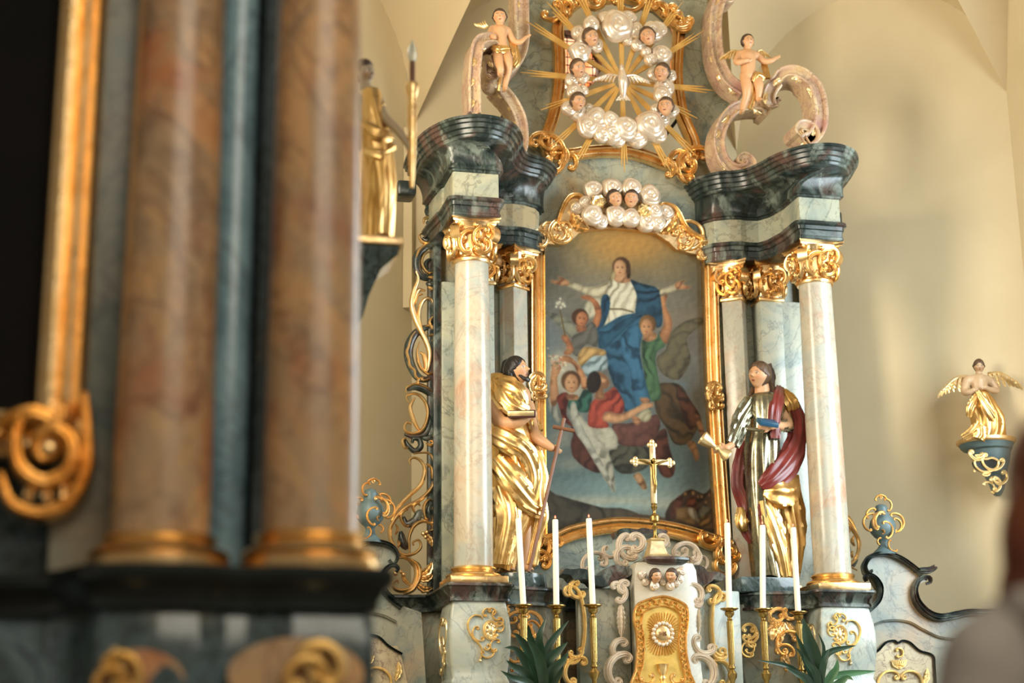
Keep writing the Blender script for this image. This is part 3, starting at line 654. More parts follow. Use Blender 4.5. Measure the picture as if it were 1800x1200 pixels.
# ================================================================== ALTAR PAINTING
PX0, PX1, PY0, PY1 = 938, 1276, 380, 992
gx, gy = np.meshgrid(np.arange(PX0, PX1+1, 1.), np.arange(PY0, PY1+1, 1.))
def fbm(scale, seed, oct=4):
    r = np.random.default_rng(seed); s = np.zeros_like(gx)
    for o in range(oct):
        for k in range(3):
            a = r.uniform(0, 6.28); f = scale*(2**o)*r.uniform(.7, 1.3); s += np.sin(f*(gx*math.cos(a)+gy*math.sin(a))+r.uniform(0, 6.28)+1.5*np.sin(f*.6*(gx*math.sin(a)-gy*math.cos(a))))/(2**o*3)
    return s
IMG = np.zeros(gx.shape+(3,))
c3 = lambda h: np.array([int(h[i:i+2], 16)/255. for i in (0, 2, 4)])
def blur(m, k):
    for _ in range(2):
        for ax in (0, 1):
            n = max(1, int(k)); q = np.copy(m)
            for d in range(1, n+1): q = q+np.roll(m, d, ax)+np.roll(m, -d, ax)
            m = q/(2*n+1)
    return m
def lay(m, c): 
    global IMG
    IMG = IMG*(1-m[..., None])+(c if np.ndim(c) == 3 else np.asarray(c))*m[..., None]
def inpoly(P):
    P = np.asarray(P); m = np.zeros(gx.shape, bool); j = len(P)-1
    for i in range(len(P)):
        yi, yj = P[i, 1], P[j, 1]
        if yi != yj:
            c = ((yi > gy) != (yj > gy)) & (gx < (P[j, 0]-P[i, 0])*(gy-yi)/(yj-yi)+P[i, 0]); m ^= c
        j = i
    return m.astype(float)
zA = lambda P: [(930+x/4.286, 420+y/4.286) for x, y in P]
zB = lambda P: [(930+x/4., 680+y/4.) for x, y in P]
NZ = fbm(.05, 5); NZ2 = fbm(.035, 23)
def shp(P, col, dark=None, ang=1.2, fr=.35, soft=1, rnd=True, k=.75, sh=0.):
    P = spl(P, 12*len(P), True) if rnd else np.array(P); m = inpoly(P); c = c3(col); d = (c3(dark) if dark else c*.6)*.88
    u_, v_ = gx*math.cos(ang)+gy*math.sin(ang), gy*math.cos(ang)-gx*math.sin(ang); f = (.5+.5*np.sin(fr*.8*u_+4.5*NZ+1.8*np.sin(.06*v_+fr*9)))**2*(.35+.65*np.clip(.5+1.2*NZ2, 0, 1))*k
    edge = 1-blur(m, 4); f = np.clip(1.25*f+.9*edge*m, 0, 1)          # rounder towards the outline
    if sh: xs = P[:, 0]; f = np.clip(f+sh*(gx-xs.mean())/(np.ptp(xs)+1), 0, 1)
    C = c*(1-f[..., None])+d*f[..., None]; lay(blur(m, soft) if soft else m, C)
def ell(cx, cy, rx, ry, col, dark=None, rot_=0., sh=.3, soft=1):
    x, y = gx-cx, gy-cy; a, b = x*math.cos(rot_)+y*math.sin(rot_), -x*math.sin(rot_)+y*math.cos(rot_); m = ((a/rx)**2+(b/ry)**2 < 1).astype(float); c = c3(col); d = c3(dark) if dark else c*.6
    f = np.clip(.2+sh*1.2*(a/rx)+.45*((a/rx)**2+(b/ry)**2), 0, 1)[..., None]; lay(blur(m, soft), c*(1-f)+d*f)
def glow(cx, cy, rx, ry, col, amt): lay(amt*np.exp(-((gx-cx)/rx)**2-((gy-cy)/ry)**2), c3(col))
def vgrad(stops):
    ys = [s[0] for s in stops]; C = np.array([c3(s[1]) for s in stops]); return np.stack([np.interp(gy, ys, C[:, k]) for k in range(3)], -1)
IMG = vgrad([(380, '9b8558'), (440, '8a7d5c'), (500, '7c7868'), (570, '716f68'), (680, '6d6f6b'), (760, '66716f'), (830, '6f8584'), (870, '8fa09b'), (888, 'a9aea0'), (900, '7f8f8c'), (992, '4a463c')])
IMG *= (1+.07*fbm(.03, 3))[..., None]
glow(1105, 430, 90, 40, 'b98f4f', .95); glow(1110, 400, 70, 30, 'c79a55', .6); glow(965, 470, 40, 60, '5f5d52', .75); glow(1235, 520, 35, 70, '64604f', .7)
for (x, y, rx, ry, c, a) in ((1010, 455, 22, 26, '8f8367', .6), (1180, 470, 24, 30, '8f8060', .5), (965, 610, 25, 60, '76868c', .7), (985, 640, 22, 22, 'bdb8a0', .85), (975, 665, 18, 25, 'c6c1aa', .8), (1003, 680, 30, 40, 'c2bca6', .8), (968, 740, 12, 50, '5f7b82', .6), (985, 770, 22, 22, 'a8a796', .8), (1000, 815, 30, 15, 'a3a798', .7), (1200, 560, 35, 25, '8a7b64', .6), (1225, 600, 30, 25, '6a655c', .7), (1195, 680, 18, 10, '6d8a96', .7), (1225, 700, 25, 40, '6a6458', .7), (1235, 800, 30, 40, '50565a', .8), (1225, 850, 40, 20, '5a666a', .6), (1060, 855, 90, 14, '87a09f', .6), (1040, 880, 70, 8, 'c0bfa9', .6)): glow(x, y, rx, ry, c, a)
glow(1090, 890, 50, 6, '8fb0b4', .7)
# land
shp(zB([(100, 755), (200, 760), (300, 790), (430, 825), (520, 848), (650, 852), (765, 890), (740, 915), (640, 930), (560, 1020), (300, 1100), (100, 1240)]), '5d574a', '3e3b33', .3, .2)
shp(zB([(700, 925), (830, 900), (1000, 925), (1320, 940), (1320, 1240), (600, 1240)]), '5a4a39', '40352a', .3, .2)
shp(zB([(970, 940), (985, 830), (1040, 780), (1100, 735), (1150, 720), (1230, 750), (1300, 720), (1320, 1020), (1180, 1010)]), '4e3f33', '33291f', .8, .3)
for x, y, r, c in ((1100, 750, 14, '9c7a58'), (1155, 745, 14, 'a3805c'), (1215, 770, 12, '8f7152'), (1245, 810, 12, '8d6d50'), (1060, 780, 13, '9a7858'), (1270, 760, 12, '7f6248'), (1190, 770, 11, '86684c')): ell(930+x/4, 680+y/4, r/4, r/4*1.2, c)
for P, c in (([(1000, 850), (1040, 780), (1080, 770), (1070, 850), (1000, 920)], '6e4638'), ([(1110, 800), (1160, 770), (1180, 850), (1120, 850)], '7c4a36'), ([(1200, 860), (1240, 820), (1270, 870), (1230, 930), (1190, 900)], '6d6a5a'), ([(1210, 920), (1260, 900), (1275, 980), (1200, 975)], '8a6a40')): shp(zB(P), c)
shp(zB([(1030, 850), (1105, 845), (1175, 870), (1165, 965), (1035, 935)]), '8f7652', '6a5338', 1.5, .2, rnd=False); shp(zB([(1110, 853), (1165, 860), (1195, 950), (1140, 915)]), 'b5ad98', '857c68', .1, .5)
# --- wings behind
shp(zA([(120, 546), (230, 572), (325, 625), (365, 690), (330, 760), (270, 700), (190, 620)]), '8f8f7c', '66675c', .8, .35)
shp(zA([(420, 560), (430, 480), (520, 440), (560, 460), (520, 560), (450, 600)]), 'c3bda4', '8d8975', .2, .4)
shp(zA([(1050, 730), (1140, 640), (1220, 605), (1300, 590), (1310, 640), (1230, 700), (1190, 760), (1215, 880), (1200, 960), (1120, 1060), (1000, 1010), (960, 900), (1030, 830)]), '6f6850', '4a4536', .9, .3)
shp(zB([(120, 20), (170, 70), (215, 190), (230, 260), (170, 220), (135, 120)]), 'b3b2a2', '83867c', .4, .5)
# --- green angel
shp(zB([(870, -10), (1050, -20), (1140, 110), (1205, 225), (1165, 330), (1110, 400), (1020, 395), (965, 290), (900, 190), (880, 100)]), '5e4a30', '37301f', 2.4, .35); shp(zB([(1040, -10), (1110, 60), (1200, 200), (1190, 240), (1130, 300), (1070, 170)]), '63402d', '40291f', 2.3, .3)
shp(zB([(1165, 195), (1205, 220), (1236, 335), (1215, 348), (1185, 290)]), '9b7350', '6f4c34'); shp(zB([(1112, 395), (1165, 385), (1197, 490), (1172, 522), (1150, 470)]), 'a07a55', '6d4e36')
shp(zA([(850, 760), (900, 775), (960, 740), (990, 690), (1030, 720), (1025, 800), (965, 850), (955, 930), (975, 1050), (990, 1200), (890, 1200), (865, 1000), (850, 880)]), '557553', '2e4433', .1, .35)
shp(zA([(985, 475), (978, 430), (1000, 390), (1025, 388), (1042, 420), (1030, 500), (1078, 620), (1062, 720), (1030, 790), (985, 720), (1015, 630)]), 'bd8c62', '85583c', .1, .15, sh=.5)
# --- Mary
shp(zA([(590, 328), (540, 350), (440, 362), (300, 318), (284, 346), (400, 402), (500, 436), (582, 424)]), 'cbc3a6', '94896c', .6, .4); shp(zA([(297, 318), (250, 292), (214, 281), (232, 308), (166, 313), (166, 324), (212, 343), (292, 350)]), 'd0a277', '97694a')
shp(zA([(945, 378), (1030, 368), (1105, 340), (1118, 376), (1020, 424), (955, 436)]), 'c4bb9d', '8d8266', .6, .4); shp(zA([(1104, 334), (1172, 310), (1180, 318), (1152, 335), (1222, 362), (1180, 376), (1110, 374)]), 'cb9c72', '91664a')
shp(zA([(635, 190), (618, 260), (606, 312), (660, 300), (655, 220)]), 'b5a67d', '85774f', .1, .3)
shp(zA([(645, 304), (602, 328), (585, 420), (602, 520), (566, 650), (640, 645), (810, 560), (835, 470), (800, 340), (762, 308)]), 'd6d0b8', '9b937a', .05, .45)
shp(zA([(605, 520), (700, 520), (790, 545), (790, 558), (690, 532), (603, 532)]), '8f8467', None, 0, .1, rnd=False)
shp(zA([(756, 298), (830, 330), (960, 368), (988, 430), (1004, 620), (965, 665), (905, 600), (860, 565), (800, 562), (812, 430), (775, 335)]), '33566b', '193040', .9, .3); shp(zA([(552, 434), (600, 430), (606, 520), (566, 640), (505, 705), (530, 590)]), '2c5470', '15303f', .3, .3)
shp(zA([(508, 690), (570, 650), (700, 578), (850, 558), (910, 600), (850, 740), (835, 880), (880, 1080), (910, 1290), (720, 1300), (650, 1130), (590, 960), (572, 832), (524, 815)]), '3a6279', '1d3d50', 2.55, .22)
shp(zA([(700, 720), (830, 640), (835, 860), (870, 1060), (890, 1250), (800, 1270), (760, 1000), (700, 860)]), '43708a', '26495f', .15, .16)
shp(zA([(520, 700), (600, 690), (720, 600), (860, 570), (780, 630), (660, 740), (580, 820), (530, 810)]), '335a70', '183647', .9, .4)
shp(zA([(664, 262), (742, 262), (766, 312), (706, 332), (642, 310)]), 'caa079', '98714f'); ell(930+694/4.286, 420+202/4.286, 15.5, 15.5, '6a4c33', '43301f'); ell(930+686/4.286, 420+222/4.286, 11, 15.2, 'd3aa80', 'a17a56', -.08); shp(zA([(735, 190), (762, 210), (760, 290), (738, 285)]), '58402c', '3a2a1c')
ell(930+893/4.286, 420+640/4.286, 15, 16.5, '8d6b44', '5a4128'); ell(930+885/4.286, 420+668/4.286, 10.5, 15, 'c79b70', '93684a', .05); shp(zA([(870, 715), (940, 700), (960, 745), (900, 772), (862, 755)]), 'bd9067', '85603f')
# --- grey angel
shp(zA([(388, 432), (440, 424), (480, 440), (522, 480), (548, 560), (520, 660), (470, 650), (498, 560), (470, 475), (402, 448)]), 'bb8158', '84533a', .4, .2, sh=.4)
shp(zA([(325, 740), (400, 690), (468, 622), (512, 680), (515, 810), (430, 790), (370, 880), (316, 838)]), '6c6a62', '45433d', .9, .5)
shp(zA([(390, 950), (470, 880), (575, 870), (588, 970), (510, 1000), (440, 1040), (400, 990)]), 'a3b3b4', '6c7d80', .9, .45); shp(zA([(366, 890), (420, 815), (560, 835), (575, 872), (480, 882), (392, 955)]), 'bfa06a', '8a6e40', .5, .5)
shp(zA([(244, 742), (272, 715), (300, 745), (335, 830), (305, 872), (262, 862), (285, 810)]), 'b57f58', '7f5239')
ell(930+383/4.286, 420+588/4.286, 14.5, 14.5, '5a3d28', '352417'); ell(930+398/4.286, 420+604/4.286, 10.5, 13.5, 'bd8660', '8a5a3f', .2); shp(zA([(360, 650), (420, 655), (430, 685), (385, 700), (360, 690)]), 'b07b57', '7d5139')
for k in range(60):
    s = k/59; lay(.8*np.exp(-((gx-(930+(235+38*s)/4.286))/.9)**2-((gy-(420+(540+190*s)/4.286))/1.2)**2), c3('6d5a3a'))
for x, y, r in ((235, 450, 13), (215, 485, 20), (255, 490, 20), (205, 510, 12), (240, 515, 14), (268, 505, 12), (230, 475, 14)): glow(930+x/4.286, 420+y/4.286, r/5.5, r/5.5, 'e2ddc6', .9)
# --- white wing, skirts of the lower angels
shp(zB([(560, 450), (690, 400), (860, 440), (830, 560), (690, 612), (600, 570)]), '5a5a4c', '3a3a32', .6, .3)
shp(zB([(840, 430), (900, 330), (960, 295), (985, 420), (1025, 560), (1000, 632), (935, 622), (890, 530)]), '6b4334', '452c24', .3, .3)
shp(zB([(590, 260), (700, 255), (820, 220), (900, 195), (922, 270), (880, 370), (790, 418), (640, 405), (600, 350)]), '6e4a40', '48302b', .8, .3)
shp(zB([(295, 260), (400, 420), (505, 590), (420, 582), (315, 495), (295, 400), (310, 330)]), '6a4336', '472d26', .5, .3)
shp(zB([(735, 622), (782, 606), (828, 700), (805, 722), (775, 690)]), 'c4a078', '8f6c4c')
# --- flower angel
shp(zA([(155, 1180), (170, 970), (195, 935), (240, 960), (232, 1000), (212, 1060), (225, 1200), (180, 1260)]), 'c69870', '8d6445', .1, .15, sh=.3); shp(zA([(230, 888), (300, 882), (385, 960), (445, 1080), (405, 1130), (345, 965), (295, 930), (235, 918)]), 'bf9067', '85593c', .7, .15)
for k in range(40):
    r = np.random.default_rng(k); glow(930+(215+r.normal(0, 38))/4.286, 420+(925+r.normal(0, 34))/4.286, 2, 2, ('c9a688', 'b97e68', 'd8cdb0', '7d7a55')[k % 4], .8)
shp(zB([(255, 65), (340, 85), (385, 20), (440, 40), (425, 165), (340, 175), (285, 160)]), '3f6a5c', '24413a', .4, .3); shp(zB([(198, 70), (255, 38), (280, 70), (262, 190), (305, 270), (245, 240), (212, 140)]), '8a4436', '5a2c24', .2, .4)
ell(930+315/4.286, 420+1068/4.286, 17, 18, '6f5136', '48331f'); ell(930+320/4.286, 420+1088/4.286, 12, 16.5, 'cda47a', '997050'); shp(zB([(268, 50), (330, 55), (350, 80), (300, 96), (262, 75)]), 'c99e74', '93694b')
shp(zB([(298, 112), (325, 115), (350, 180), (430, 270), (560, 280), (622, 350), (618, 430), (562, 452), (592, 560), (606, 722), (582, 728), (480, 560), (400, 420), (330, 320), (288, 190)]), 'b9b7a4', '7d7d70', .7, .22)
shp(zB([(300, 118), (325, 118), (345, 200), (420, 360), (520, 540), (600, 710), (585, 720), (480, 560), (395, 415), (322, 300)]), 'c9c8b6', '96968a', .7, .2)
# --- red angel
shp(zB([(450, 95), (555, 30), (600, 0), (645, 60), (672, 130), (645, 190), (535, 178), (545, 240), (560, 280), (470, 288), (415, 262), (422, 160)]), 'a8503e', '702f26', .6, .35)
shp(zB([(520, 200), (560, 172), (640, 188), (760, 140), (800, 112), (872, 112), (862, 142), (800, 168), (645, 248), (530, 240)]), 'cba077', '91684a', 1.2, .1)
shp(zB([(755, 215), (800, 165), (852, 160), (856, 220), (812, 246)]), 'b8b294', '807a60', .3, .5); shp(zB([(722, 210), (755, 205), (785, 235), (765, 264), (735, 250)]), 'c2946b', '8a6145'); shp(zB([(780, 80), (830, 75), (850, 105), (800, 115)]), 'c2946b', '8a6145')
shp(zA([(515, 1003), (578, 1028), (606, 1085), (588, 1122), (556, 1135), (575, 1200), (500, 1200), (510, 1100)]), 'cba077', '8f6748', .1, .1); ell(930+487/4.286, 420+1078/4.286, 12.5, 19, '33281f', '1d1712', .15)
# facial marks
for (cx, cy, s, tl) in ((685, 222, 1., 0), (885, 668, .95, 0), (398, 604, .9, 0.2), (320, 1088, 1.05, 0)):
    X, Y = 930+cx/4.286, 420+cy/4.286
    for e in (-1, 1): glow(X+e*4.2*s, Y-1.5*s+tl*e*4, 2.0, .9, '4a3222', .85); glow(X+e*4.2*s, Y-4*s+tl*e*4, 2.6, .7, '6a4a32', .6)
    glow(X, Y+3*s, 1.0, 2.2, 'a87850', .5); glow(X, Y+7.2*s, 2.5, .9, '93493c', .85)
IMG = blur(IMG, 0) if False else IMG; IMG *= (1+.035*fbm(.5, 11, 2))[..., None]
PTG = thing('altar_painting', 'tall altar painting of a woman in blue mantle with angels in carved gilded frame', 'painting', tuple(at(1105, 955, 0)))
sl = np.clip(IMG, 0, 1)**1.12*.84; colL = np.where(sl <= .04045, sl/12.92, ((sl+.055)/1.055)**2.4).reshape(-1, 3)
YP = .045
dA, dB, dC, dD = at(PX0, PY0, YP), at(PX1, PY0, YP), at(PX0, PY1, YP), at(PX1, PY1, YP)
dd = _f+_r*((gx.ravel()[:, None]-900.)/FPX)-_u*((gy.ravel()[:, None]-600.)/FPX); Pc = CAM+dd*((YP-CAM[1])/dd[:, 1])[:, None]
OPEN = [(1240, 949), (1215, 942), (1175, 932), (1130, 926), (1085, 924), (1050, 928), (1010, 936), (985, 946), (952, 958), (953, 700), (950, 432), (962, 424), (985, 420), (1005, 404), (1030, 396), (1060, 392), (1110, 392), (1150, 400), (1178, 416), (1205, 436), (1230, 446), (1240, 470), (1248, 700), (1262, 955)]
keep = inpoly(OPEN) > .5; ny, nx = gx.shape; idx = np.arange(ny*nx).reshape(ny, nx)
kf = keep[:-1, :-1] | keep[1:, 1:] | keep[1:, :-1] | keep[:-1, 1:]
Fq = np.stack([idx[:-1, :-1][kf], idx[1:, :-1][kf], idx[1:, 1:][kf], idx[:-1, 1:][kf]], -1)
use = np.zeros(ny*nx, bool); use[Fq.ravel()] = True; rm = np.cumsum(use)-1
mesh('canvas', (Pc[use], rm[Fq].tolist()), MT['paint'], PTG, col=colL[use])
# --- frame
FRP = [(-1, -.2), (-1, .45), (-.9, .62), (-.78, .45), (-.7, .2), (-.45, .12), (-.2, .25), (-.05, .55), (.1, .8), (.3, .95), (.48, .8), (.55, .45), (.66, .45), (.72, .75), (.86, .8), (.95, .55), (1, .2), (1, -.2)]
def bar(P, hw, Y, dep, prof=FRP, closed=False, n=60):
    P = pxl(spl(P, n, closed), Y); sc = np.linalg.norm(P[0]-CAM)/FPX; return fix(sweep(P, hw*sc, prof, nrm=(0, -1., 0), rad2=dep, closed=closed))
ptg = lambda n, G, m='gold', **k: mesh(n, G, MT[m], PTG, **k)
ptg('frame_bar', bar([(943, 428), (944, 690), (947, 962)], 14, .03, .06), sharp=30); ptg('frame_bar', bar([(1270, 958), (1253, 690), (1246, 450)], 14, .03, .06), sharp=30)
ptg('frame_rail', bar([(1262, 957), (1215, 941), (1175, 931), (1130, 925), (1085, 923), (1050, 927), (1010, 935), (985, 945), (956, 960)], 14, .025, .065), sharp=30)
z7 = lambda P: [(900+p[0]/4.5, 300+p[1]/4.5, *p[2:]) for p in P]
crest = z7([(125, 650), (120, 500), (150, 440), (220, 435), (240, 415), (340, 418), (372, 360), (402, 280), (450, 205), (520, 190), (600, 220), (700, 190), (900, 180), (1080, 220), (1190, 262), (1260, 278), (1310, 330), (1360, 430), (1450, 505), (1510, 525), (1580, 540), (1618, 600), (1600, 720), (1500, 712), (1480, 662), (1420, 652), (1300, 622), (1240, 562), (1140, 497), (1000, 472), (800, 452), (620, 470), (530, 492), (470, 552), (380, 587), (290, 577), (250, 632)])
CR = ptg('frame_crest', fix(prism(pxl([c[:2] for c in crest], .0), .05)), 'goldm', sharp=30)
Y0 = -.004
def z7p(p): return (900+p[0]/4.5, 300+p[1]/4.5)
def cr(n, G, m='gold'): return mesh(n, G, MT[m], CR, sharp=50)
def cz(p0, p1, b, w, Y=Y0, curl=.3, **k): return cs(z7p(p0), z7p(p1), b, w/4.5, Y, curl, **k)
cr('scroll_band', ornp([z7p(p) for p in spl([(360, 410), (385, 330), (415, 260), (460, 205), (520, 195), (570, 225), (565, 262), (540, 262), (535, 240)], 50)], 24/4.5, Y0-.005, .03, wprof=[.7, 1, 1, 1, .9, .6, .4]))
cr('scroll_band', ornp([z7p(p) for p in spl([(1520, 535), (1440, 505), (1365, 440), (1315, 340), (1270, 285), (1200, 262), (1160, 290), (1168, 322), (1195, 318)], 50)], 24/4.5, Y0-.005, .03, wprof=[.7, 1, 1, 1, .9, .6, .4]))
cr('oval_scroll', merge(cz((350, 395), (440, 560), -.55, 17, curl=.34), cz((460, 430), (330, 520), -.5, 13, Y0-.006, .3), cz((400, 450), (350, 545), .5, 9, Y0-.012, .3)))
cr('oval_scroll', merge(cz((1330, 420), (1450, 610), .55, 17, curl=.3), cz((1300, 450), (1390, 620), .5, 13, Y0-.006, .3), cz((1330, 520), (1420, 560), -.5, 9, Y0-.012, .3)))
cr('shoulder_scroll', merge(cz((140, 640), (215, 470), .35, 18, curl=.25), cz((210, 470), (245, 600), .45, 15, curl=.3), cz((250, 430), (350, 440), .3, 12, curl=.2), leaf(z7p((245, 520)), z7p((215, 600)), .2, 5, Y0-.01)))
cr('shoulder_scroll', merge(cz((1610, 720), (1530, 560), -.35, 18, curl=.25), cz((1520, 580), (1500, 700), .45, 15, curl=.3), cz((1400, 490), (1500, 540), .2, 12, curl=.2), leaf(z7p((1490, 620)), z7p((1520, 690)), .2, 5, Y0-.01)))
for p in ([(480, 340), (610, 460), .15, 75], [(1300, 320), (1180, 490), -.15, 75]): cr('acanthus_leaf', leaf(z7p(p[0]), z7p(p[1]), p[2], p[3]/4.5*.8, Y0-.006, 5))
for (x, y, m) in ((945, 675, 1), (1256, 692, -1)):
    ptg('frame_knot', merge(cs((x-13, y-12), (x+10, y-14), .3, 3.5, -.03, .3), cs((x-12, y+2), (x+12, y+8), -.3, 3.5, -.03, .3), cs((x-9, y+22), (x+9, y+4), .25, 3, -.03, .3), cs((x+12, y+24), (x-4, y+8), .3, 3, -.03, .25), leaf((x, y-18), (x-6, y+20), .2, 7, -.03)))
for (pts) in ((((950, 940), (938, 985), .45), ((938, 960), (975, 968), -.5), ((930, 985), (965, 990), .55), ((958, 948), (985, 950), .3)), (((1272, 950), (1290, 985), -.45), ((1288, 962), (1262, 985), -.5), ((1258, 985), (1290, 1000), -.55), ((1230, 945), (1262, 955), -.35))):
    ptg('corner_scroll', merge(*[cs(a, b, k, 5.5, -.02, .32, depth=.03) for a, b, k in pts]))
# --- cloud puffs and cherubs on the crest
def puff(x, y, r, Y, seed=0, dep=.6, turns=2.2):
    c = at(x, y, Y); R = r*np.linalg.norm(c-CAM)/FPX; nr, na = 18, 30; P = []; a = np.linspace(0, 2*PI, na, endpoint=False)
    for i, s in enumerate(np.linspace(0, 1, nr)):
        k = s*turns*1.0-a/(2*PI)*1.0+seed*.37; saw = (k-np.floor(k)); rad = R*s*(1+.05*np.sin(3*a+seed)+.03*np.sin(5*a+2*seed)*s)
        yy = -(np.sqrt(max(0, 1-s**2.4))*dep*R+.11*R*(np.abs(np.sin(PI*saw))**.6)*(s < .97)*min(1, s*5))
        P.append(np.stack([c[0]+rad*np.cos(a), np.full(na, c[1])+yy, c[2]+rad*np.sin(a)], -1))
    P.append(np.stack([c[0]+R*.9*np.cos(a), np.full(na, c[1]+.02), c[2]+R*.9*np.sin(a)], -1))
    return gridcap(np.array(P))
for i, (x, y, r) in enumerate(((640, 155, 72), (790, 142, 76), (945, 142, 76), (1085, 200, 82), (510, 300, 48), (580, 250, 48), (700, 400, 58), (1150, 420, 58), (1215, 335, 60), (1125, 320, 60), (935, 375, 70), (635, 352, 78), (1055, 405, 78), (820, 358, 78))):
    cr('cloud', puff(*z7p((x, y)), r/4.5*1.14, -.02-.012*(i % 4)-(.02 if i > 8 else 0), i), 'silver')
def cherub(parent, x, y, hpx, Y, yaw, pitch, roll, hc='dark', seed=0, chub=1., style=0):
    c = at(x, y, Y); h = hpx*np.linalg.norm(c-CAM)/FPX; R = FACE0@rot(yaw, pitch, roll)
    A, C, H = head(c, h, R, chub=chub, seed=seed, style=style); o = mesh('cherub_head', A, MT['skin'], parent, col=C, sharp=80)
    mesh('hair', H, HAIRM[hc], o, sharp=80); return o
cherub(CR, *z7p((812, 218)), 31, -.10, .25, .1, -.42, 'dark', 1); cherub(CR, *z7p((945, 222)), 31, -.11, -.05, .1, .12, 'dark', 2)
for p in ([(740, 230), (650, 300), .2, 60], [(1010, 270), (1110, 330), .2, 60]): cr('cherub_wing', leaf(z7p(p[0]), z7p(p[1]), p[2], p[3]/4.5, -.075, 4), 'goldp')

# ================================================================== OVAL FRAME AND RAY GLORY
OVL = thing('oculus_frame', 'curved gilded frame around the opening at the top of the altar', 'frame', tuple(at(1095, 290, 0)))
mesh('frame_moulding', bar(scalep(OCI, 1.055)[::-1], 10.5, .02, .055, FRP, True, 160), MT['gold'], OVL, sharp=30)
z4 = lambda x, y: (900+x/3.53, y/3.53)
for pts in ((((160, 830), (300, 1050), .35), ((250, 930), (340, 990), .4), ((210, 1000), (310, 1040), -.4), ((330, 960), (390, 1040), .35), ((180, 850), (240, 930), -.3)), (((1180, 920), (1040, 1100), -.35), ((1090, 960), (980, 1010), -.4), ((1130, 1010), (1030, 1080), .4), ((970, 1000), (990, 1090), .3), ((1120, 1050), (1060, 1000), .4)), (((300, 30), (210, 120), .35), ((380, 20), (330, 90), -.4), ((290, 20), (370, 60), .4)), (((960, 60), (1090, 170), -.35), ((980, 120), (1060, 130), .4), ((1010, 90), (1080, 190), -.4), ((880, 30), (960, 80), .35))):
    mesh('corner_scroll', merge(*[cs(z4(*a), z4(*b), k, 5., -.02, .3, depth=.028) for a, b, k in pts]), MT['gold'], OVL)
mesh('frame_crest', merge(*[cs(z4(*a), z4(*b), k, 5.5, -.02, .3, depth=.03) for a, b, k in (((520, -10), (660, -20), .4), ((660, 20), (800, 40), -.3), ((560, 30), (450, 0), .35), ((820, -10), (900, 30), .3), ((400, 0), (480, -40), -.4))]), MT['gold'], OVL)
GLO = thing('ray_glory', 'gilded sunburst with silver clouds, six cherub heads and a white dove', 'sunburst', tuple(at(1095, 300, -.1)))
RC = np.array([1094., 143.])
for i, e in enumerate(((961, 3), (925, 37), (914, 127), (951, 193), (967, 261), (1010, 292), (1098, 303), (1180, 303), (1226, 276), (1226, 208), (1254, 159), (1237, 54), (1200, 3), (1150, -22), (1090, -30), (1010, -25))):
    e = np.array(e, float); d = e-RC; L = np.linalg.norm(d); d /= L; n = np.array([-d[1], d[0]]); G = []
    for k, (o, l) in enumerate(((-1, .90), (0, 1.), (1, .93))):
        a = RC+d*14+n*o*1.5; m = RC+d*L*.60+n*o*2.6; b = RC+d*L*l+n*o*5.0
        P = np.array([at(a[0], a[1], -.10), at(m[0], m[1], -.115), at(b[0], b[1], -.125)]); sc = np.linalg.norm(P[0]-CAM)/FPX; P = spl(P, 10)
        G.append(sweep(P, np.array([1.1, 1.5, 1.7, 1.8, 1.8, 1.7, 1.5, 1.2, .8, .15])*1.6*sc, [(-1, -.6), (-.7, .5), (.7, .5), (1, -.6)], nrm=(0, -1., 0), rad2=np.full(10, .007)))
    mesh('ray', merge(*G), MT['rayg'], GLO)
for i, (x, y, r) in enumerate(((580, 120, 46), (720, 115, 46), (650, 168, 92), (490, 148, 46), (412, 205, 42), (520, 285, 42), (420, 325, 64), (440, 482, 36), (372, 500, 42), (440, 562, 32), (385, 568, 46), (352, 672, 44), (400, 700, 52), (470, 790, 64), (560, 835, 52), (610, 750, 52), (520, 752, 78), (650, 860, 52), (620, 835, 62), (700, 800, 72), (780, 868, 52), (760, 830, 62), (900, 832, 56), (850, 785, 88), (935, 742, 42), (900, 682, 38), (990, 690, 42), (930, 590, 50), (942, 545, 58), (880, 462, 38), (985, 470, 34), (860, 370, 36), (925, 345, 60), (905, 185, 50), (865, 205, 62), (770, 190, 46), (720, 250, 34), (780, 280, 38), (830, 320, 30), (450, 250, 44), (480, 680, 34))):
    mesh('cloud', puff(*z4(x, y), r/3.53*1.13, -.135-.012*(i % 4), i, .62), MT['silver'], GLO)
for i, (x, y, yw, pt, rl) in enumerate(((488, 232, .35, .05, -.35), (842, 225, -.15, .05, -.3), (408, 425, .5, 0, -.15), (932, 450, -.35, 0, .12), (408, 632, .55, -.05, .1), (955, 662, -.25, .1, .02))):
    cherub(GLO, *z4(x, y), 33, -.225, yw, pt, rl, 'brown', i+3)
dv = Fig(3.53, 900, 0, -.20)
DV = mesh('dove', blob([dv.limb([(680, 405, 0, 12), (682, 440, -.01, 22), (688, 500, -.02, 32), (690, 560, 0, 26), (690, 610, .02, 14)]), dv.limb([(680, 425, -.015, 14), (676, 412, -.04, 10), (672, 405, -.06, 3)])], .006, 2), MT['silver'], GLO, sharp=80)
for sd, P in ((1, ((655, 470), (510, 490))), (-1, ((710, 470), (850, 505)))):
    mesh('dove_wing', wing(None, z4(*P[0]), z4(*P[1]), 13, -.19, -sd, .02, 2, .006), MT['silver'], DV)
mesh('dove_tail', merge(*[leaf(z4(690, 570), z4(690+q*22, 625), q*.05, 3.4, -.19, 3) for q in (-2, -1, 0, 1, 2)]), MT['silver'], DV)

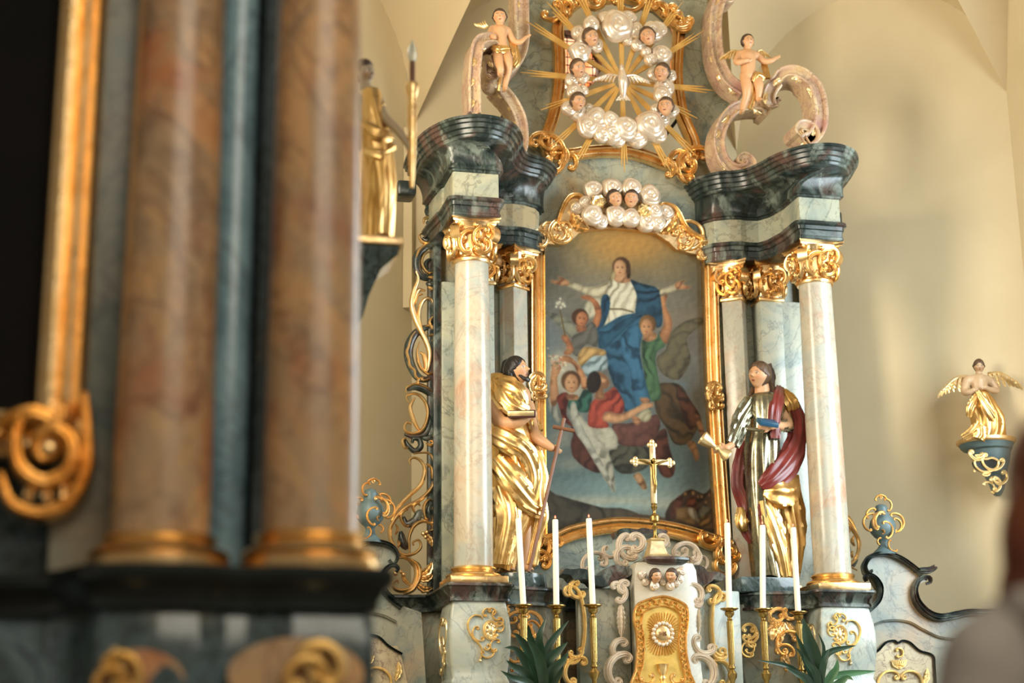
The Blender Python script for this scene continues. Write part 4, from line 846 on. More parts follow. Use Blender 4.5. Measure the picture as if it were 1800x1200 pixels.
# ================================================================== SCROLL VOLUTES ON THE CORNICE
VPR = [(-1, -1), (-1, 1), (-.8, 1.05), (-.6, 1), (-.45, .8), (.45, .8), (.6, 1), (.8, 1.05), (1, 1), (1, -1)]
def volute(name, J, hw, dep, leaves, par=ALT, mat='pink'):
    Q = spl(np.array([(j[0], j[1], j[2], j[3] if len(j) > 3 else 1.) for j in J]), 90); P = np.array([at(*q[:3]) for q in Q]); sc = np.linalg.norm(P[0]-CAM)/FPX
    o = mesh(name, fix(sweep(P, hw*sc*Q[:, 3], VPR, nrm=(0, -1., 0), rad2=np.full(90, dep))), MT[mat], par, sharp=30)
    G = []
    for k, s in enumerate(np.linspace(.1, .9, leaves)):
        i = int(s*89); q = Q[i]; q2 = Q[min(89, i+6)]; G.append(leaf(q[:2], q2[:2], .15, hw*.45, q[2]-dep*.82, 3, depth=.012))
    mesh('gilded_leaves', merge(*G), MT['goldp'], o); return o
z5 = lambda x, y: (1180+x/2.608, y/2.608)
def J5(L): return [(*z5(p[0], p[1]), *p[2:]) for p in L]
volute('upper_volute', J5([(205, -15, .0, .4), (238, 15, -.0, .7), (262, 5, -.0, .8), (255, -30, -.0, 1), (215, 0, -.02), (188, 80, -.02), (185, 190, -.03), (202, 300, -.06), (245, 385, -.08), (320, 440, -.10)]), 11, .085, 7)
volute('lower_volute', J5([(318, 768, -.14, .4), (295, 752, -.14, .5), (318, 735, -.14, .7), (348, 765, -.14, .9), (320, 800, -.14), (260, 790, -.14), (215, 740, -.14), (200, 660, -.14), (222, 580, -.14), (280, 515, -.14), (380, 500, -.16, .9), (415, 520, -.16, .8), (410, 545, -.16, .5)]), 10.5, .09, 8)
volute('outer_volute', J5([(575, 640, -.42, .4), (558, 622, -.42, .6), (575, 598, -.42, .8), (612, 608, -.42, .9), (625, 645, -.42, 1), (590, 668, -.42, 1), (620, 655, -.42, 1), (655, 600, -.42), (660, 510, -.42), (635, 420, -.40), (570, 365, -.36), (500, 370, -.30), (445, 420, -.26), (430, 470, -.22, .9), (455, 490, -.2, .6)]), 12.5, .10, 8)
z3 = lambda x, y: (700+x/3.53, y/3.53)
def J3(L): return [(*z3(p[0], p[1]), *p[2:]) for p in L]
volute('upper_volute', J3([(744, -40, -.02), (747, 60, -.02), (748, 160, -.03), (750, 270, -.06), (725, 370, -.08), (670, 440, -.10), (610, 480, -.10, .8)]), 13, .085, 5)
volute('lower_volute', J3([(590, 560, -.16, .6), (630, 590, -.15), (690, 660, -.14), (735, 750, -.14), (752, 850, -.14), (745, 950, -.14), (730, 985, -.14, .7)]), 10.5, .09, 5)
volute('outer_volute', J3([(455, 735, -.42, 1), (455, 640, -.42, 1), (452, 540, -.42), (458, 430, -.42), (475, 320, -.40), (510, 290, -.36), (545, 300, -.30), (570, 370, -.26), (590, 430, -.22), (575, 490, -.2), (545, 480, -.2, .8), (540, 430, -.2, .6)]), 11, .10, 6)
mesh('volute_foot', sph(at(*z3(575, 545), -.18), (.06, .06, .05)), MT['pink'], ALT)
# ================================================================== STATUES
MT['robeg'] = gold('carved_gilding', 'eec886', 'deae66', .34, 14, .2)
MT['red'] = plain('red_lacquer_drapery', '7c2f2a', '5e201e', .28, 8., .05, 20)
MT['blueb'] = plain('blue_book_paint', '2c5a78', '1e4560', .35, 8.)
MT['wood'] = plain('brown_wood', '7d5236', '66402a', .5, 12.)
MT['leather'] = plain('dark_red_leather', '4a2420', '361a17', .45, 10.)
# --- statue with cross staff
f1 = Fig(2.857, 830, 610, -.30); z0 = ZL+.09
S1 = thing('statue', 'gilded bearded saint statue holding a book and thin wooden cross staff beside the left column', 'statue', (-.80, -.30, z0))
R1 = FACE0@rot(1.15, .30, .05); hc1 = f1.p(222, 120, -.03); hh1 = f1.u(142)
body1 = [f1.limb([(200, 420, .04, 80), (205, 650, .02, 70)]), f1.limb([(190, 640, .02, 60), (170, 960, -.02, 36)]), f1.limb([(215, 640, .02, 60), (262, 820, -.03, 38)]), f1.limb([(205, 165, 0, 40), (210, 215, .02, 42)]), f1.limb([(160, 260, .02, 62), (235, 250, .02, 62)]), f1.limb([(200, 240, .03, 80), (205, 330, .04, 82), (200, 420, .04, 85)]),
         f1.limb([(115, 255, -.03, 44), (112, 320, -.05, 40), (150, 380, -.10, 35), (225, 378, -.17, 29), (270, 356, -.19, 22)]), f1.hand(268, 356, -.19, (30, -14, -.0), 70, .3, .3, -1),
         f1.limb([(275, 300, .0, 40), (300, 380, -.04, 36), (320, 445, -.08, 32), (360, 480, -.12, 27), (398, 505, -.14, 20)]), f1.hand(395, 503, -.14, (30, 14, 0), 62, .5, .3, -1),
         f1.limb([(170, 960, -.02, 36), (178, 1050, -.02, 32), (185, 1110, -.02, 24)]), f1.foot(185, 1128, -.02, (.15, -1), 75), f1.limb([(262, 820, -.03, 38), (268, 950, -.02, 34), (262, 1100, .0, 22)]), f1.foot(262, 1128, .0, (.6, -1), 75)]
skin_mesh('body', body1, [(hc1, hh1, R1, .0, 1.)], .0055, S1)
HH = head(hc1, hh1, R1, hairlen=.25, seed=4, style=1)[2]
mesh('hair', merge(HH, f1.limb([(175, 90, .03, 30), (168, 140, .04, 32), (185, 180, .05, 20)]), f1.limb([(195, 80, -.04, 20), (188, 130, -.06, 18), (200, 165, -.05, 10)])), HAIRM['black'], S1, sharp=80)
bd = lambda ph, dz, r: sph(hc1+R1@(np.array([.235*math.sin(ph), -.34*math.cos(ph)-.01, -.405+.30*math.sin(ph)**4+dz])*hh1), r*hh1, 6, 8)
mesh('beard', blob([bd(a, 0, .075-.012*abs(a)) for a in np.linspace(-1.45, 1.45, 17)]+[bd(a, -.05, .065) for a in np.linspace(-.7, .7, 7)]+[bd(0, -.09, .055), bd(.2, -.085, .05), bd(-.2, -.085, .05)]+[sph(hc1+R1@(np.array([x, -.405+.25*x*x, -.185-.12*abs(x)])*hh1), .022*hh1, 5, 7) for x in np.linspace(-.11, .11, 9)], .0055, 1), HAIRM['black'], S1, sharp=80)
RB = mesh('robe', robe(f1, [(360, 92, 262, .12, .03), (430, 88, 292, .16, .02), (500, 84, 320, .17, .02), (600, 82, 342, .18, .02), (720, 84, 350, .18, .02), (790, 88, 345, .17, .02), (880, 95, 310, .16, .02), (980, 98, 262, .15, .02), (1080, 104, 228, .13, .02), (1125, 112, 215, .12, .02)], 3, .12, 5), MT['robeg'], S1, sharp=80)
mesh('shoulder_drape', merge(drape(f1, [(255, 300, -.10, 30), (215, 235, -.10, 60), (150, 195, -.04, 62), (105, 200, .04, 50), (95, 300, .10, 45)], 2, 4), drape(f1, [(110, 170, .0, 40), (150, 240, -.07, 62), (220, 300, -.12, 55), (280, 330, -.10, 30)], 5, 4)), MT['robeg'], S1, sharp=80)
mesh('front_drape', merge(drape(f1, [(110, 430, -.10, 50), (190, 470, -.16, 60), (265, 530, -.16, 50), (300, 640, -.14, 40), (290, 750, -.12, 28)], 1, 4), drape(f1, [(120, 560, -.12, 45), (190, 640, -.17, 60), (250, 730, -.17, 55), (300, 800, -.14, 40), (360, 830, -.10, 32)], 7, 4), drape(f1, [(330, 520, -.06, 24), (345, 640, -.06, 32), (335, 740, -.06, 34), (345, 850, -.06, 36), (320, 960, -.04, 28), (300, 1090, -.02, 30)], 3, 4), drape(f1, [(150, 700, -.12, 60), (175, 830, -.14, 62), (160, 960, -.12, 55), (150, 1090, -.1, 48)], 9, 4)), MT['robeg'], S1, sharp=80)
mesh('sleeve', drape(f1, [(265, 300, -.02, 38), (290, 370, -.05, 42), (318, 430, -.08, 40)], 3, 5), MT['robeg'], S1, sharp=80)
bk = f1.p(250, 335, -.2)
mesh('book', (lambda G: (G[0]@np.array(Matrix.Rotation(-.25, 3, 'Z') @ Matrix.Rotation(.25, 3, 'X')).T+bk, G[1]))(box((0, 0, 0), (.16, .11, .045), 0, .006)), MT['leather'], S1)
mesh('page_block', (lambda G: (G[0]@np.array(Matrix.Rotation(-.25, 3, 'Z') @ Matrix.Rotation(.25, 3, 'X')).T+bk, G[1]))(box((-.006, -.004, .004), (.155, .108, .03), 0, .003)), MT['goldp'], S1)
st = mesh('cross_staff', sweep([f1.p(463, 358, -.16), f1.p(285, 1128, -.16)], .011, CIRC8), MT['wood'], S1); mesh('cross_bar', sweep([f1.p(406, 399, -.165), f1.p(512, 420, -.165)], .012, CIRC8), MT['wood'], st)
# --- statue with goblet
f2 = Fig(2.79, 1220, 620, -.30)
S2 = thing('statue', 'saint statue in silver robe with red and gold mantle holding a gilded goblet', 'statue', (.70, -.30, z0))
R2 = FACE0@rot(-.75, .22, .0); hc2 = f2.p(322, 112, -.02); hh2 = f2.u(138)
body2 = [f2.limb([(332, 160, .0, 36), (336, 215, .0, 42)]), f2.limb([(290, 250, .03, 40), (400, 250, .03, 40)]), f2.limb([(340, 240, .03, 50), (340, 500, .02, 55), (350, 700, .02, 50)]), f2.limb([(345, 690, .02, 45), (345, 880, .01, 34), (345, 1050, .0, 26)]), f2.limb([(360, 690, .02, 45), (430, 880, .01, 34), (470, 1050, .0, 26)]), f2.limb([(290, 250, .02, 24), (238, 320, -.02, 16), (205, 410, -.05, 16), (185, 452, -.08, 17)]), f2.limb([(400, 250, .02, 30), (462, 345, -.05, 26), (440, 360, -.08, 24)]),
         f2.limb([(185, 452, -.08, 18), (160, 466, -.1, 18)]), f2.hand(165, 465, -.10, (-30, 6, 0), 72, .45, .3, 1), f2.limb([(440, 360, -.08, 24), (400, 358, -.13, 21), (375, 360, -.15, 18)]), f2.hand(380, 360, -.15, (-30, 0, 0), 72, .25, .35, -1),
         f2.limb([(345, 1040, .0, 26), (345, 1100, .0, 20)]), f2.foot(345, 1122, .0, (-.2, -1), 66), f2.limb([(470, 1040, .0, 26), (470, 1090, .0, 20)]), f2.foot(470, 1118, .0, (.3, -1), 66)]
skin_mesh('body', body2, [(hc2, hh2, R2, .25)], .0055, S2)
H2 = head(hc2, hh2, R2, hairlen=.3, seed=2, style=1)[2]
mesh('hair', merge(H2, drape(f2, [(352, 60, .03, 30), (372, 110, .03, 26), (372, 160, .02, 26), (392, 195, -.02, 16)], 2, 4, 30), f2.limb([(290, 180, .05, 16), (275, 205, .03, 10)])), HAIRM['brown'], S2, sharp=80)
mesh('robe', robe(f2, [(196, 302, 380, .06, .03), (222, 262, 425, .11, .02), (290, 250, 448, .14, .02), (370, 262, 420, .135, .02), (400, 258, 418, .135, .02), (480, 244, 425, .15, .01), (620, 244, 420, .16, .01), (800, 258, 410, .15, .01), (950, 275, 400, .14, .01), (1060, 290, 420, .14, .01), (1110, 300, 430, .14, .01)], 8, .13, 5), MT['silverd'], S2, sharp=80)
mesh('belt', f2.limb([(262, 372, -.10, 10), (330, 378, -.13, 11), (410, 372, -.11, 10)]), MT['silverd'], S2)
mesh('sleeve', merge(drape(f2, [(285, 235, .0, 42), (240, 310, -.03, 44), (210, 400, -.06, 38), (190, 450, -.08, 32)], 4, 5)), MT['silverd'], S2, sharp=80); mesh('sleeve', drape(f2, [(450, 300, .0, 38), (470, 350, -.05, 34), (430, 362, -.1, 28)], 6, 5), MT['silverd'], S2, sharp=80)
mesh('red_mantle', merge(drape(f2, [(425, 175, .02, 26), (410, 230, -.09, 32), (395, 310, -.13, 30), (400, 420, -.13, 24)], 2, 4), drape(f2, [(470, 250, .02, 44), (505, 330, -.03, 42), (500, 450, -.07, 52), (450, 550, -.12, 62), (380, 620, -.15, 48), (325, 655, -.14, 22)], 5, 4), drape(f2, [(255, 440, .05, 30), (225, 540, .04, 34), (215, 650, .04, 32), (250, 750, .04, 34), (255, 850, .03, 34), (285, 930, .02, 22)], 3, 4), drape(f2, [(330, 740, -.10, 20), (350, 850, -.10, 24), (345, 930, -.08, 18)], 6, 4)), MT['red'], S2, sharp=80)
mesh('shoulder_mantle', drape(f2, [(430, 185, .03, 26), (470, 240, -.02, 42), (495, 300, .0, 26)], 3, 4), MT['robeg'], S2, sharp=80); mesh('gold_mantle', merge(drape(f2, [(340, 680, -.13, 26), (400, 690, -.15, 66), (450, 680, -.12, 72), (490, 620, -.06, 40)], 4, 3), drape(f2, [(470, 600, -.02, 44), (485, 750, -.03, 56), (500, 900, -.03, 48), (495, 1000, -.03, 42), (480, 1100, -.02, 34)], 1, 4), drape(f2, [(355, 720, -.12, 36), (390, 850, -.12, 48), (420, 980, -.11, 44), (450, 1095, -.08, 34)], 8, 4)), MT['robeg'], S2, sharp=80); mesh('mantle_fold', drape(f2, [(225, 760, .0, 18), (235, 830, -.02, 32), (250, 870, .0, 20)], 5, 3), MT['robeg'], S2, sharp=80)
gd = f2.p(165, 505, -.15)-f2.p(75, 440, -.15); L = np.linalg.norm(gd); gd /= L
mesh('goblet', (lambda G: (G[0]+f2.p(168, 508, -.15), G[1]))(lathe([(.001, 0), (.036, 0), (.04, .008), (.034, .03), (.014, .06), (.012, .075), (.022, .085), (.014, .1), (.016, .115), (.034, .14), (.042, .18), (.046, .195), (.042, .195), (.034, .16), (.001, .15)], (0, 0, 0), 24, tuple(-gd))), MT['goldp'], S2)
bk2 = f2.p(360, 342, -.19)
mesh('blue_book', (lambda G: (G[0]@np.array(Matrix.Rotation(.1, 3, 'Y') @ Matrix.Rotation(.5, 3, 'X')).T+bk2, G[1]))(box((0, 0, 0), (.12, .09, .03), 0, .006)), MT['blueb'], S2)
# --- putti on the volutes
SKP = np.array(lin('d6a578'))
f3 = Fig(3.53, 700, 0, -.34)
A1 = thing('putto', 'small winged putto in gold loincloth on the left volute above the cornice', 'statue', tuple(f3.p(650, 575)), 'putti on the cornice volutes')
R3 = FACE0@rot(.05, .12, -.04); hc = f3.p(630, 106, -.03); hh = f3.u(108)
skin_mesh('body', [f3.limb([(630, 150, 0, 22), (630, 185, 0, 28)]), f3.limb([(588, 185, 0, 30), (632, 182, -.01, 36), (675, 190, 0, 28)]), f3.limb([(628, 200, -.01, 50), (630, 250, -.015, 46), (632, 300, -.01, 52)]), f3.limb([(612, 320, -.01, 34), (622, 380, -.05, 31), (634, 425, -.07, 24), (632, 460, -.05, 20)]), f3.limb([(662, 320, 0, 36), (680, 390, -.03, 32), (683, 440, -.02, 25), (668, 500, 0, 22), (660, 550, 0, 16)]), f3.foot(658, 572, 0, (.05, -1), 60), f3.foot(632, 480, -.05, (-.1, -1), 55),
    f3.limb([(585, 185, 0, 27), (572, 215, -.04, 24), (595, 232, -.07, 18)]), f3.limb([(685, 200, 0, 24), (715, 250, -.01, 20), (755, 262, -.03, 17), (795, 230, -.03, 12)]), f3.hand(795, 230, -.03, (20, -10, 0), 42, .1, .8, 1)], [(hc, hh, R3, 1.)], .0045, A1, SKP)
mesh('hair', head(hc, hh, R3, chub=1., seed=1)[2], HAIRM['dark'], A1, sharp=80)
mesh('wing', wing(None, z3(560, 165), z3(490, 160), 11, -.30, 1, .0, 2, .006), MT['goldp'], A1)
mesh('loincloth', merge(drape(f3, [(585, 290, -.04, 20), (630, 305, -.065, 26), (685, 300, -.04, 20)], 2, 4), drape(f3, [(690, 225, .02, 16), (720, 300, .0, 26), (735, 370, .0, 24), (715, 410, .0, 18)], 4, 4), f3.limb([(640, 465, -.02, 11), (628, 520, -.02, 10), (622, 560, -.01, 9)])), MT['robeg'], A1, sharp=80)
f4 = Fig(2.608, 1180, 0, -.36)
A2 = thing('putto', 'small winged putto with outstretched arm on the right volute above the cornice', 'statue', tuple(f4.p(330, 525)), 'putti on the cornice volutes')
R4 = FACE0@rot(.45, .28, .08); hc = f4.p(350, 192, -.02); hh = f4.u(78)
skin_mesh('body', [f4.limb([(348, 222, 0, 17), (350, 245, 0, 22)]), f4.limb([(315, 250, 0, 22), (350, 248, -.01, 28), (390, 255, 0, 21)]), f4.limb([(350, 265, -.01, 40), (352, 310, -.015, 37), (352, 345, -.01, 38)]), f4.limb([(338, 350, -.01, 28), (346, 400, -.03, 26), (344, 440, -.02, 20), (332, 480, 0, 17), (326, 505, 0, 13)]), f4.foot(322, 525, 0, (-.2, -1), 48), f4.limb([(385, 350, -.01, 27), (400, 385, -.05, 25), (402, 415, -.05, 19), (398, 450, -.03, 14)]), f4.foot(400, 468, -.03, (.1, -1), 45),
    f4.limb([(312, 252, 0, 20), (300, 285, -.03, 17), (330, 280, -.07, 13), (350, 275, -.08, 11)]), f4.hand(348, 276, -.08, (20, -2, 0), 32, .1, .4, 1), f4.limb([(398, 258, 0, 18), (425, 280, -.02, 16), (460, 278, -.04, 13), (480, 265, -.04, 10)]), f4.hand(478, 266, -.04, (20, -8, 0), 34, .1, .8, 1)], [(hc, hh, R4, 1.)], .0045, A2, SKP)
mesh('hair', head(hc, hh, R4, chub=1., seed=5)[2], HAIRM['dark'], A2, sharp=80)
mesh('wing', wing(None, z5(310, 235), z5(232, 262), 14, -.30, -1, .0, 2, .006), MT['goldp'], A2); mesh('wing', wing(None, z5(395, 235), z5(440, 250), 12, -.30, 1, .0, 2, .006), MT['goldp'], A2)
mesh('loincloth', merge(drape(f4, [(375, 375, -.05, 8), (395, 345, -.06, 16), (425, 355, -.04, 16)], 2, 4), drape(f4, [(415, 260, .02, 10), (430, 310, .01, 16), (440, 360, .0, 16)], 4, 4), drape(f4, [(375, 370, -.03, 8), (378, 440, -.02, 10), (360, 500, -.01, 13)], 5, 3)), MT['robeg'], A2, sharp=80)
# --- kneeling angel on the wall console
def atw(x, y, d=0.):     # on the right diagonal wall X+Y = CX+CY, d metres in front of it
    r_ = ray(x, y); k = (CX+CY-d*math.sqrt(2)-CAM[0]-CAM[1])/(r_[0]+r_[1]); return CAM+r_*k
YW = atw(1722, 700, .17)[1]; f5 = Fig(4.615, 1640, 620, YW)
A3 = thing('angel_statue', 'kneeling gilded angel with spread wings and crossed hands on the wall console', 'statue', tuple(f5.p(430, 710)))
R5 = np.array(Matrix.Rotation(-.35, 3, 'Z'))@rot(0, -.30, .02); hc = f5.p(372, 108, -.01); hh = f5.u(118)
skin_mesh('body', [f5.limb([(372, 150, 0, 26), (372, 195, 0, 34)]), f5.limb([(285, 225, 0, 42), (370, 215, -.01, 50), (450, 225, 0, 42)]), f5.limb([(370, 240, -.01, 76), (375, 300, -.01, 72), (385, 380, 0, 68)]), f5.limb([(270, 235, 0, 38), (255, 310, -.02, 34), (290, 320, -.06, 27), (330, 300, -.085, 20)]), f5.hand(325, 302, -.085, (30, -12, 0), 60, .1, .35, 1), f5.limb([(465, 230, 0, 38), (515, 300, -.02, 32), (470, 300, -.05, 26), (420, 280, -.085, 19)]), f5.hand(425, 282, -.088, (-30, -6, 0), 60, .1, .35, -1)], [(hc, hh, R5, .4)], .0045, A3, np.array(lin('c0a27f')))
mesh('hair', head(hc, hh, R5, chub=.4, seed=7, style=1, hairlen=.12)[2], HAIRM['brown'], A3, sharp=80)
zz = lambda x, y: (1640+x/4.615, 620+y/4.615)
mesh('wing', wing(None, zz(280, 190), zz(60, 320), 22, YW+.05, -1, .06, 3, .008), MT['goldp'], A3); mesh('wing', wing(None, zz(450, 170), zz(700, 255), 22, YW+.02, 1, -.20, 3, .008), MT['goldp'], A3)
mesh('robe', merge(robe(f5, [(310, 340, 420, .05, -.02), (360, 305, 470, .08, -.01), (450, 270, 540, .10, -.01), (540, 300, 585, .11, -.01), (620, 320, 590, .11, -.01), (690, 300, 590, .11, -.01), (712, 300, 590, .11, -.01)], 4, .13, 4, 70, 100), drape(f5, [(365, 310, -.09, 18), (430, 420, -.11, 40), (510, 540, -.10, 48), (570, 620, -.07, 26)], 3, 4), drape(f5, [(350, 340, -.08, 20), (310, 440, -.09, 38), (290, 520, -.07, 22)], 5, 4), drape(f5, [(240, 690, -.06, 26), (310, 640, -.09, 34), (380, 580, -.11, 40)], 6, 4), drape(f5, [(400, 600, -.1, 60), (370, 700, -.1, 50)], 2, 4)), MT['robeg'], A3, sharp=80)
CN = thing('wall_console', 'blue grey carved wall console with gilded scrolls under the kneeling angel', 'console', tuple(atw(1740, 868, .02)))
def cring(y, xl, xr, dh):
    c = f5.p((xl+xr)/2, y, .05); w = f5.u((xr-xl)/2); t = np.linspace(0, 2*PI, 40, endpoint=False); R45 = -PI/4
    P = np.stack([w*np.cos(t)*1.0, dh*np.minimum(np.sin(t), .35), np.zeros(40)], -1); R = np.array(Matrix.Rotation(R45*.6, 3, 'Z')); return P@R.T+c
MT['consl'] = plain('blue_grey_paint', '5f7478', '4c6064', .45, 8.)
mesh('shelf', gridcap(np.array([cring(y, a, b, d) for y, a, b, d in ((705, 200, 660, .16), (712, 180, 685, .18), (735, 180, 680, .18), (745, 195, 668, .17))])), MT['goldm'], CN)
mesh('bracket', gridcap(np.array([cring(y, a, b, d) for y, a, b, d in ((745, 200, 665, .165), (770, 215, 655, .155), (790, 240, 650, .15), (800, 285, 640, .13), (880, 330, 630, .12), (960, 390, 610, .10), (1040, 440, 600, .085), (1110, 470, 580, .07), (1150, 490, 560, .05), (1162, 510, 545, .03))])), MT['consl'], CN)
yc = YW-.085
mesh('dark_cartouche', fix(prism(pxl(spl([zz(*p) for p in ((335, 880), (370, 860), (420, 850), (480, 852), (525, 880), (515, 925), (460, 955), (400, 960), (350, 925))], 40, True), yc), .03)), MT['black'], CN)
mesh('cartouche_rim', ornp(spl([zz(*p) for p in ((335, 880), (370, 860), (430, 862), (480, 852), (530, 880), (515, 930), (460, 960), (400, 962), (350, 925), (335, 880))], 60), 2.2, yc-.004, wprof=[1, 1]), MT['goldp'], CN)
mesh('scrolls', merge(cs(zz(400, 840), zz(570, 900), -.45, 2.6, yc-.005, .2), cs(zz(300, 820), zz(400, 850), -.3, 4, yc, .25), leaf(zz(340, 830), zz(420, 810), .2, 4, yc-.01), cs(zz(590, 970), zz(500, 1040), .5, 3, yc+.01, .25), cs(zz(490, 1010), zz(530, 1110), .35, 3, yc+.02, .3), cs(zz(420, 1050), zz(500, 1120), .3, 2, yc+.03, .2), leaf(zz(400, 985), zz(470, 975), .1, 4, yc), leaf(zz(345, 950), zz(330, 965), .1, 3, yc+.01)), MT['goldp'], CN)
# --- blurred torch-bearing angel on the left wall
f6 = Fig(1., 0, 0, -3.9)
A4 = thing('angel_statue', 'out of focus gilded angel holding up a torch lamp beside the near column', 'statue', tuple(f6.p(668, 428)))
R6 = FACE0@rot(.9, 0, 0); hc = f6.p(640, 128, 0); hh = f6.u(46)
skin_mesh('body', [f6.limb([(642, 145, 0, 9), (645, 165, 0, 12)]), f6.limb([(640, 180, 0, 18), (645, 250, 0, 20)]), f6.limb([(662, 175, -.02, 12), (675, 205, -.06, 10), (700, 230, -.1, 8), (722, 262, -.12, 6)]), f6.hand(718, 258, -.12, (3, 10, 0), 18, .5, .3, 1)], [(hc, hh, R6, .5)], .006, A4, np.array(lin('a8977e')))
mesh('hair', head(hc, hh, R6, chub=.4, seed=9, hairlen=.1)[2], HAIRM['dark'], A4, sharp=80)
mesh('robe', merge(robe(f6, [(165, 632, 670, .07, 0), (200, 630, 676, .09, 0), (260, 632, 690, .10, 0), (330, 634, 698, .11, 0), (400, 632, 692, .11, 0), (428, 630, 690, .11, 0)], 5, .16, 4, 60, 90), drape(f6, [(640, 215, -.09, 8), (665, 235, -.1, 12), (688, 240, -.06, 9)], 2, 3), drape(f6, [(640, 265, -.09, 8), (668, 270, -.1, 10), (690, 255, -.06, 8)], 4, 3), drape(f6, [(650, 165, -.02, 14), (668, 190, -.05, 12)], 3, 3)), MT['robeg'], A4, sharp=80)
tc = f6.p(724, 330, -.12); us = f6.u(1.)
mesh('torch', lathe([(.001, 0), (3*us, 0), (5*us, 20*us), (7*us, 60*us), (8*us, 110*us), (9*us, 150*us), (7*us, 165*us), (10*us, 178*us), (12*us, 190*us), (11*us, 196*us), (.001, 196*us)], tc, 16, (.0, 0, 1)), MT['gold'], A4)
mesh('candle_sleeve', lathe([(.001, 0), (5*us, 0), (5*us, 42*us), (.001, 42*us)], tc+(0, 0, 196*us), 14), MT['wood'], A4); tg = NT('bulb_glass'); tg.set(col='d8dcd6', rough=.1, trans=.6); mesh('lamp_bulb', lathe([(.001, 0), (5*us, 0), (9*us, 12*us), (7*us, 26*us), (.5*us, 42*us)], tc+(0, 0, 238*us), 14), tg.m, A4)
CN2 = thing('wall_console', 'out of focus dark console with gilded edge under the torch angel', 'console', tuple(f6.p(640, 590, .1)))
p0_, p1_ = f6.p(668, 440), f6.p(645, 590); wdt = f6.u(40)
mesh('shelf', box(p0_+np.array([-.06, .0, 0]), (.26, .26, .035), 0, .006), MT['goldm'], CN2)
mesh('bracket', gridcap(np.array([[(p0_[0]-.06+sx*w-o, p0_[1]+sy*w, z) for sx, sy in ((1, -1), (1, 1), (-1, 1), (-1, -1))] for w, o, z in ((.115, 0, p0_[2]-.018), (.11, .0, p0_[2]-.05), (.08, .03, p0_[2]-.1), (.06, .05, p0_[2]-.2), (.05, .06, p0_[2]-.28), (.02, .08, p0_[2]-.34))]), True), MT['slate'], CN2)
# ================================================================== OPENWORK WINGS OF THE ALTARPIECE
zFA = lambda p: (670+p[0]/3.336, 340+p[1]/3.336)
zFB = lambda p: (600+p[0]/3.157, 680+p[1]/3.157)
OWA = [('d', [(318, 72), (285, 72), (268, 100), (280, 128), (310, 125), (312, 100), (295, 95)], 11), ('g', [(300, 80), (282, 100), (300, 118), (308, 104)], 5),
    ('g', [(248, 175), (255, 148), (290, 138), (318, 160), (320, 200)], 9), ('d', [(262, 170), (290, 175), (312, 205), (300, 250), (270, 275), (240, 262)], 16), ('g', [(238, 232), (224, 250), (238, 280), (275, 290), (312, 270), (318, 240)], 8), ('d', [(265, 195), (258, 230), (280, 250)], 9),
    ('d', [(315, 308), (260, 318), (218, 360), (208, 420), (225, 470), (270, 495), (310, 480)], 21), ('g', [(318, 300), (268, 300), (225, 330), (204, 375)], 7), ('g', [(305, 340), (262, 350), (240, 390), (245, 430), (275, 465), (308, 455), (302, 435)], 6), ('d', [(320, 395), (290, 388), (262, 410), (270, 445)], 10), ('g', [(275, 490), (310, 490), (325, 455)], 10), ('g', [(275, 545), (300, 560), (318, 548)], 9), ('d', [(262, 525), (290, 535), (320, 520)], 14),
    ('g', [(205, 455), (218, 500), (195, 565), (180, 640), (195, 720), (230, 800), (265, 870), (285, 940), (275, 1020), (258, 1055)], 14), ('g', [(308, 650), (290, 618), (250, 625), (222, 690), (228, 780), (262, 850), (280, 900)], 11), ('g', [(258, 572), (225, 565), (205, 590), (188, 650)], 10), ('g', [(245, 590), (215, 600), (200, 650)], 6),
    ('d', [(322, 800), (270, 785), (205, 818), (168, 880), (160, 950), (180, 1020), (215, 1075), (260, 1090), (305, 1070)], 21), ('g', [(200, 808), (180, 835), (170, 862), (160, 900), (150, 930), (162, 975), (168, 1010), (195, 1040), (205, 1075), (245, 1095), (290, 1085)], 7), ('g', [(228, 868), (210, 930), (225, 1010), (270, 1055), (312, 1045), (310, 1025)], 7), ('g', [(300, 705), (318, 715), (300, 730), (285, 755), (300, 790), (318, 800)], 8), ('g', [(255, 780), (290, 775), (318, 800)], 7), ('g', [(278, 830), (305, 832), (312, 855), (298, 862)], 7), ('g', [(228, 930), (250, 950), (262, 1010), (258, 1050)], 11),
    ('g', [(210, 1120), (225, 1090), (248, 1080)], 9), ('d', [(152, 1150), (200, 1132), (260, 1150), (318, 1200)], 20), ('g', [(148, 1175), (150, 1140), (200, 1118), (260, 1135), (300, 1160)], 6)]
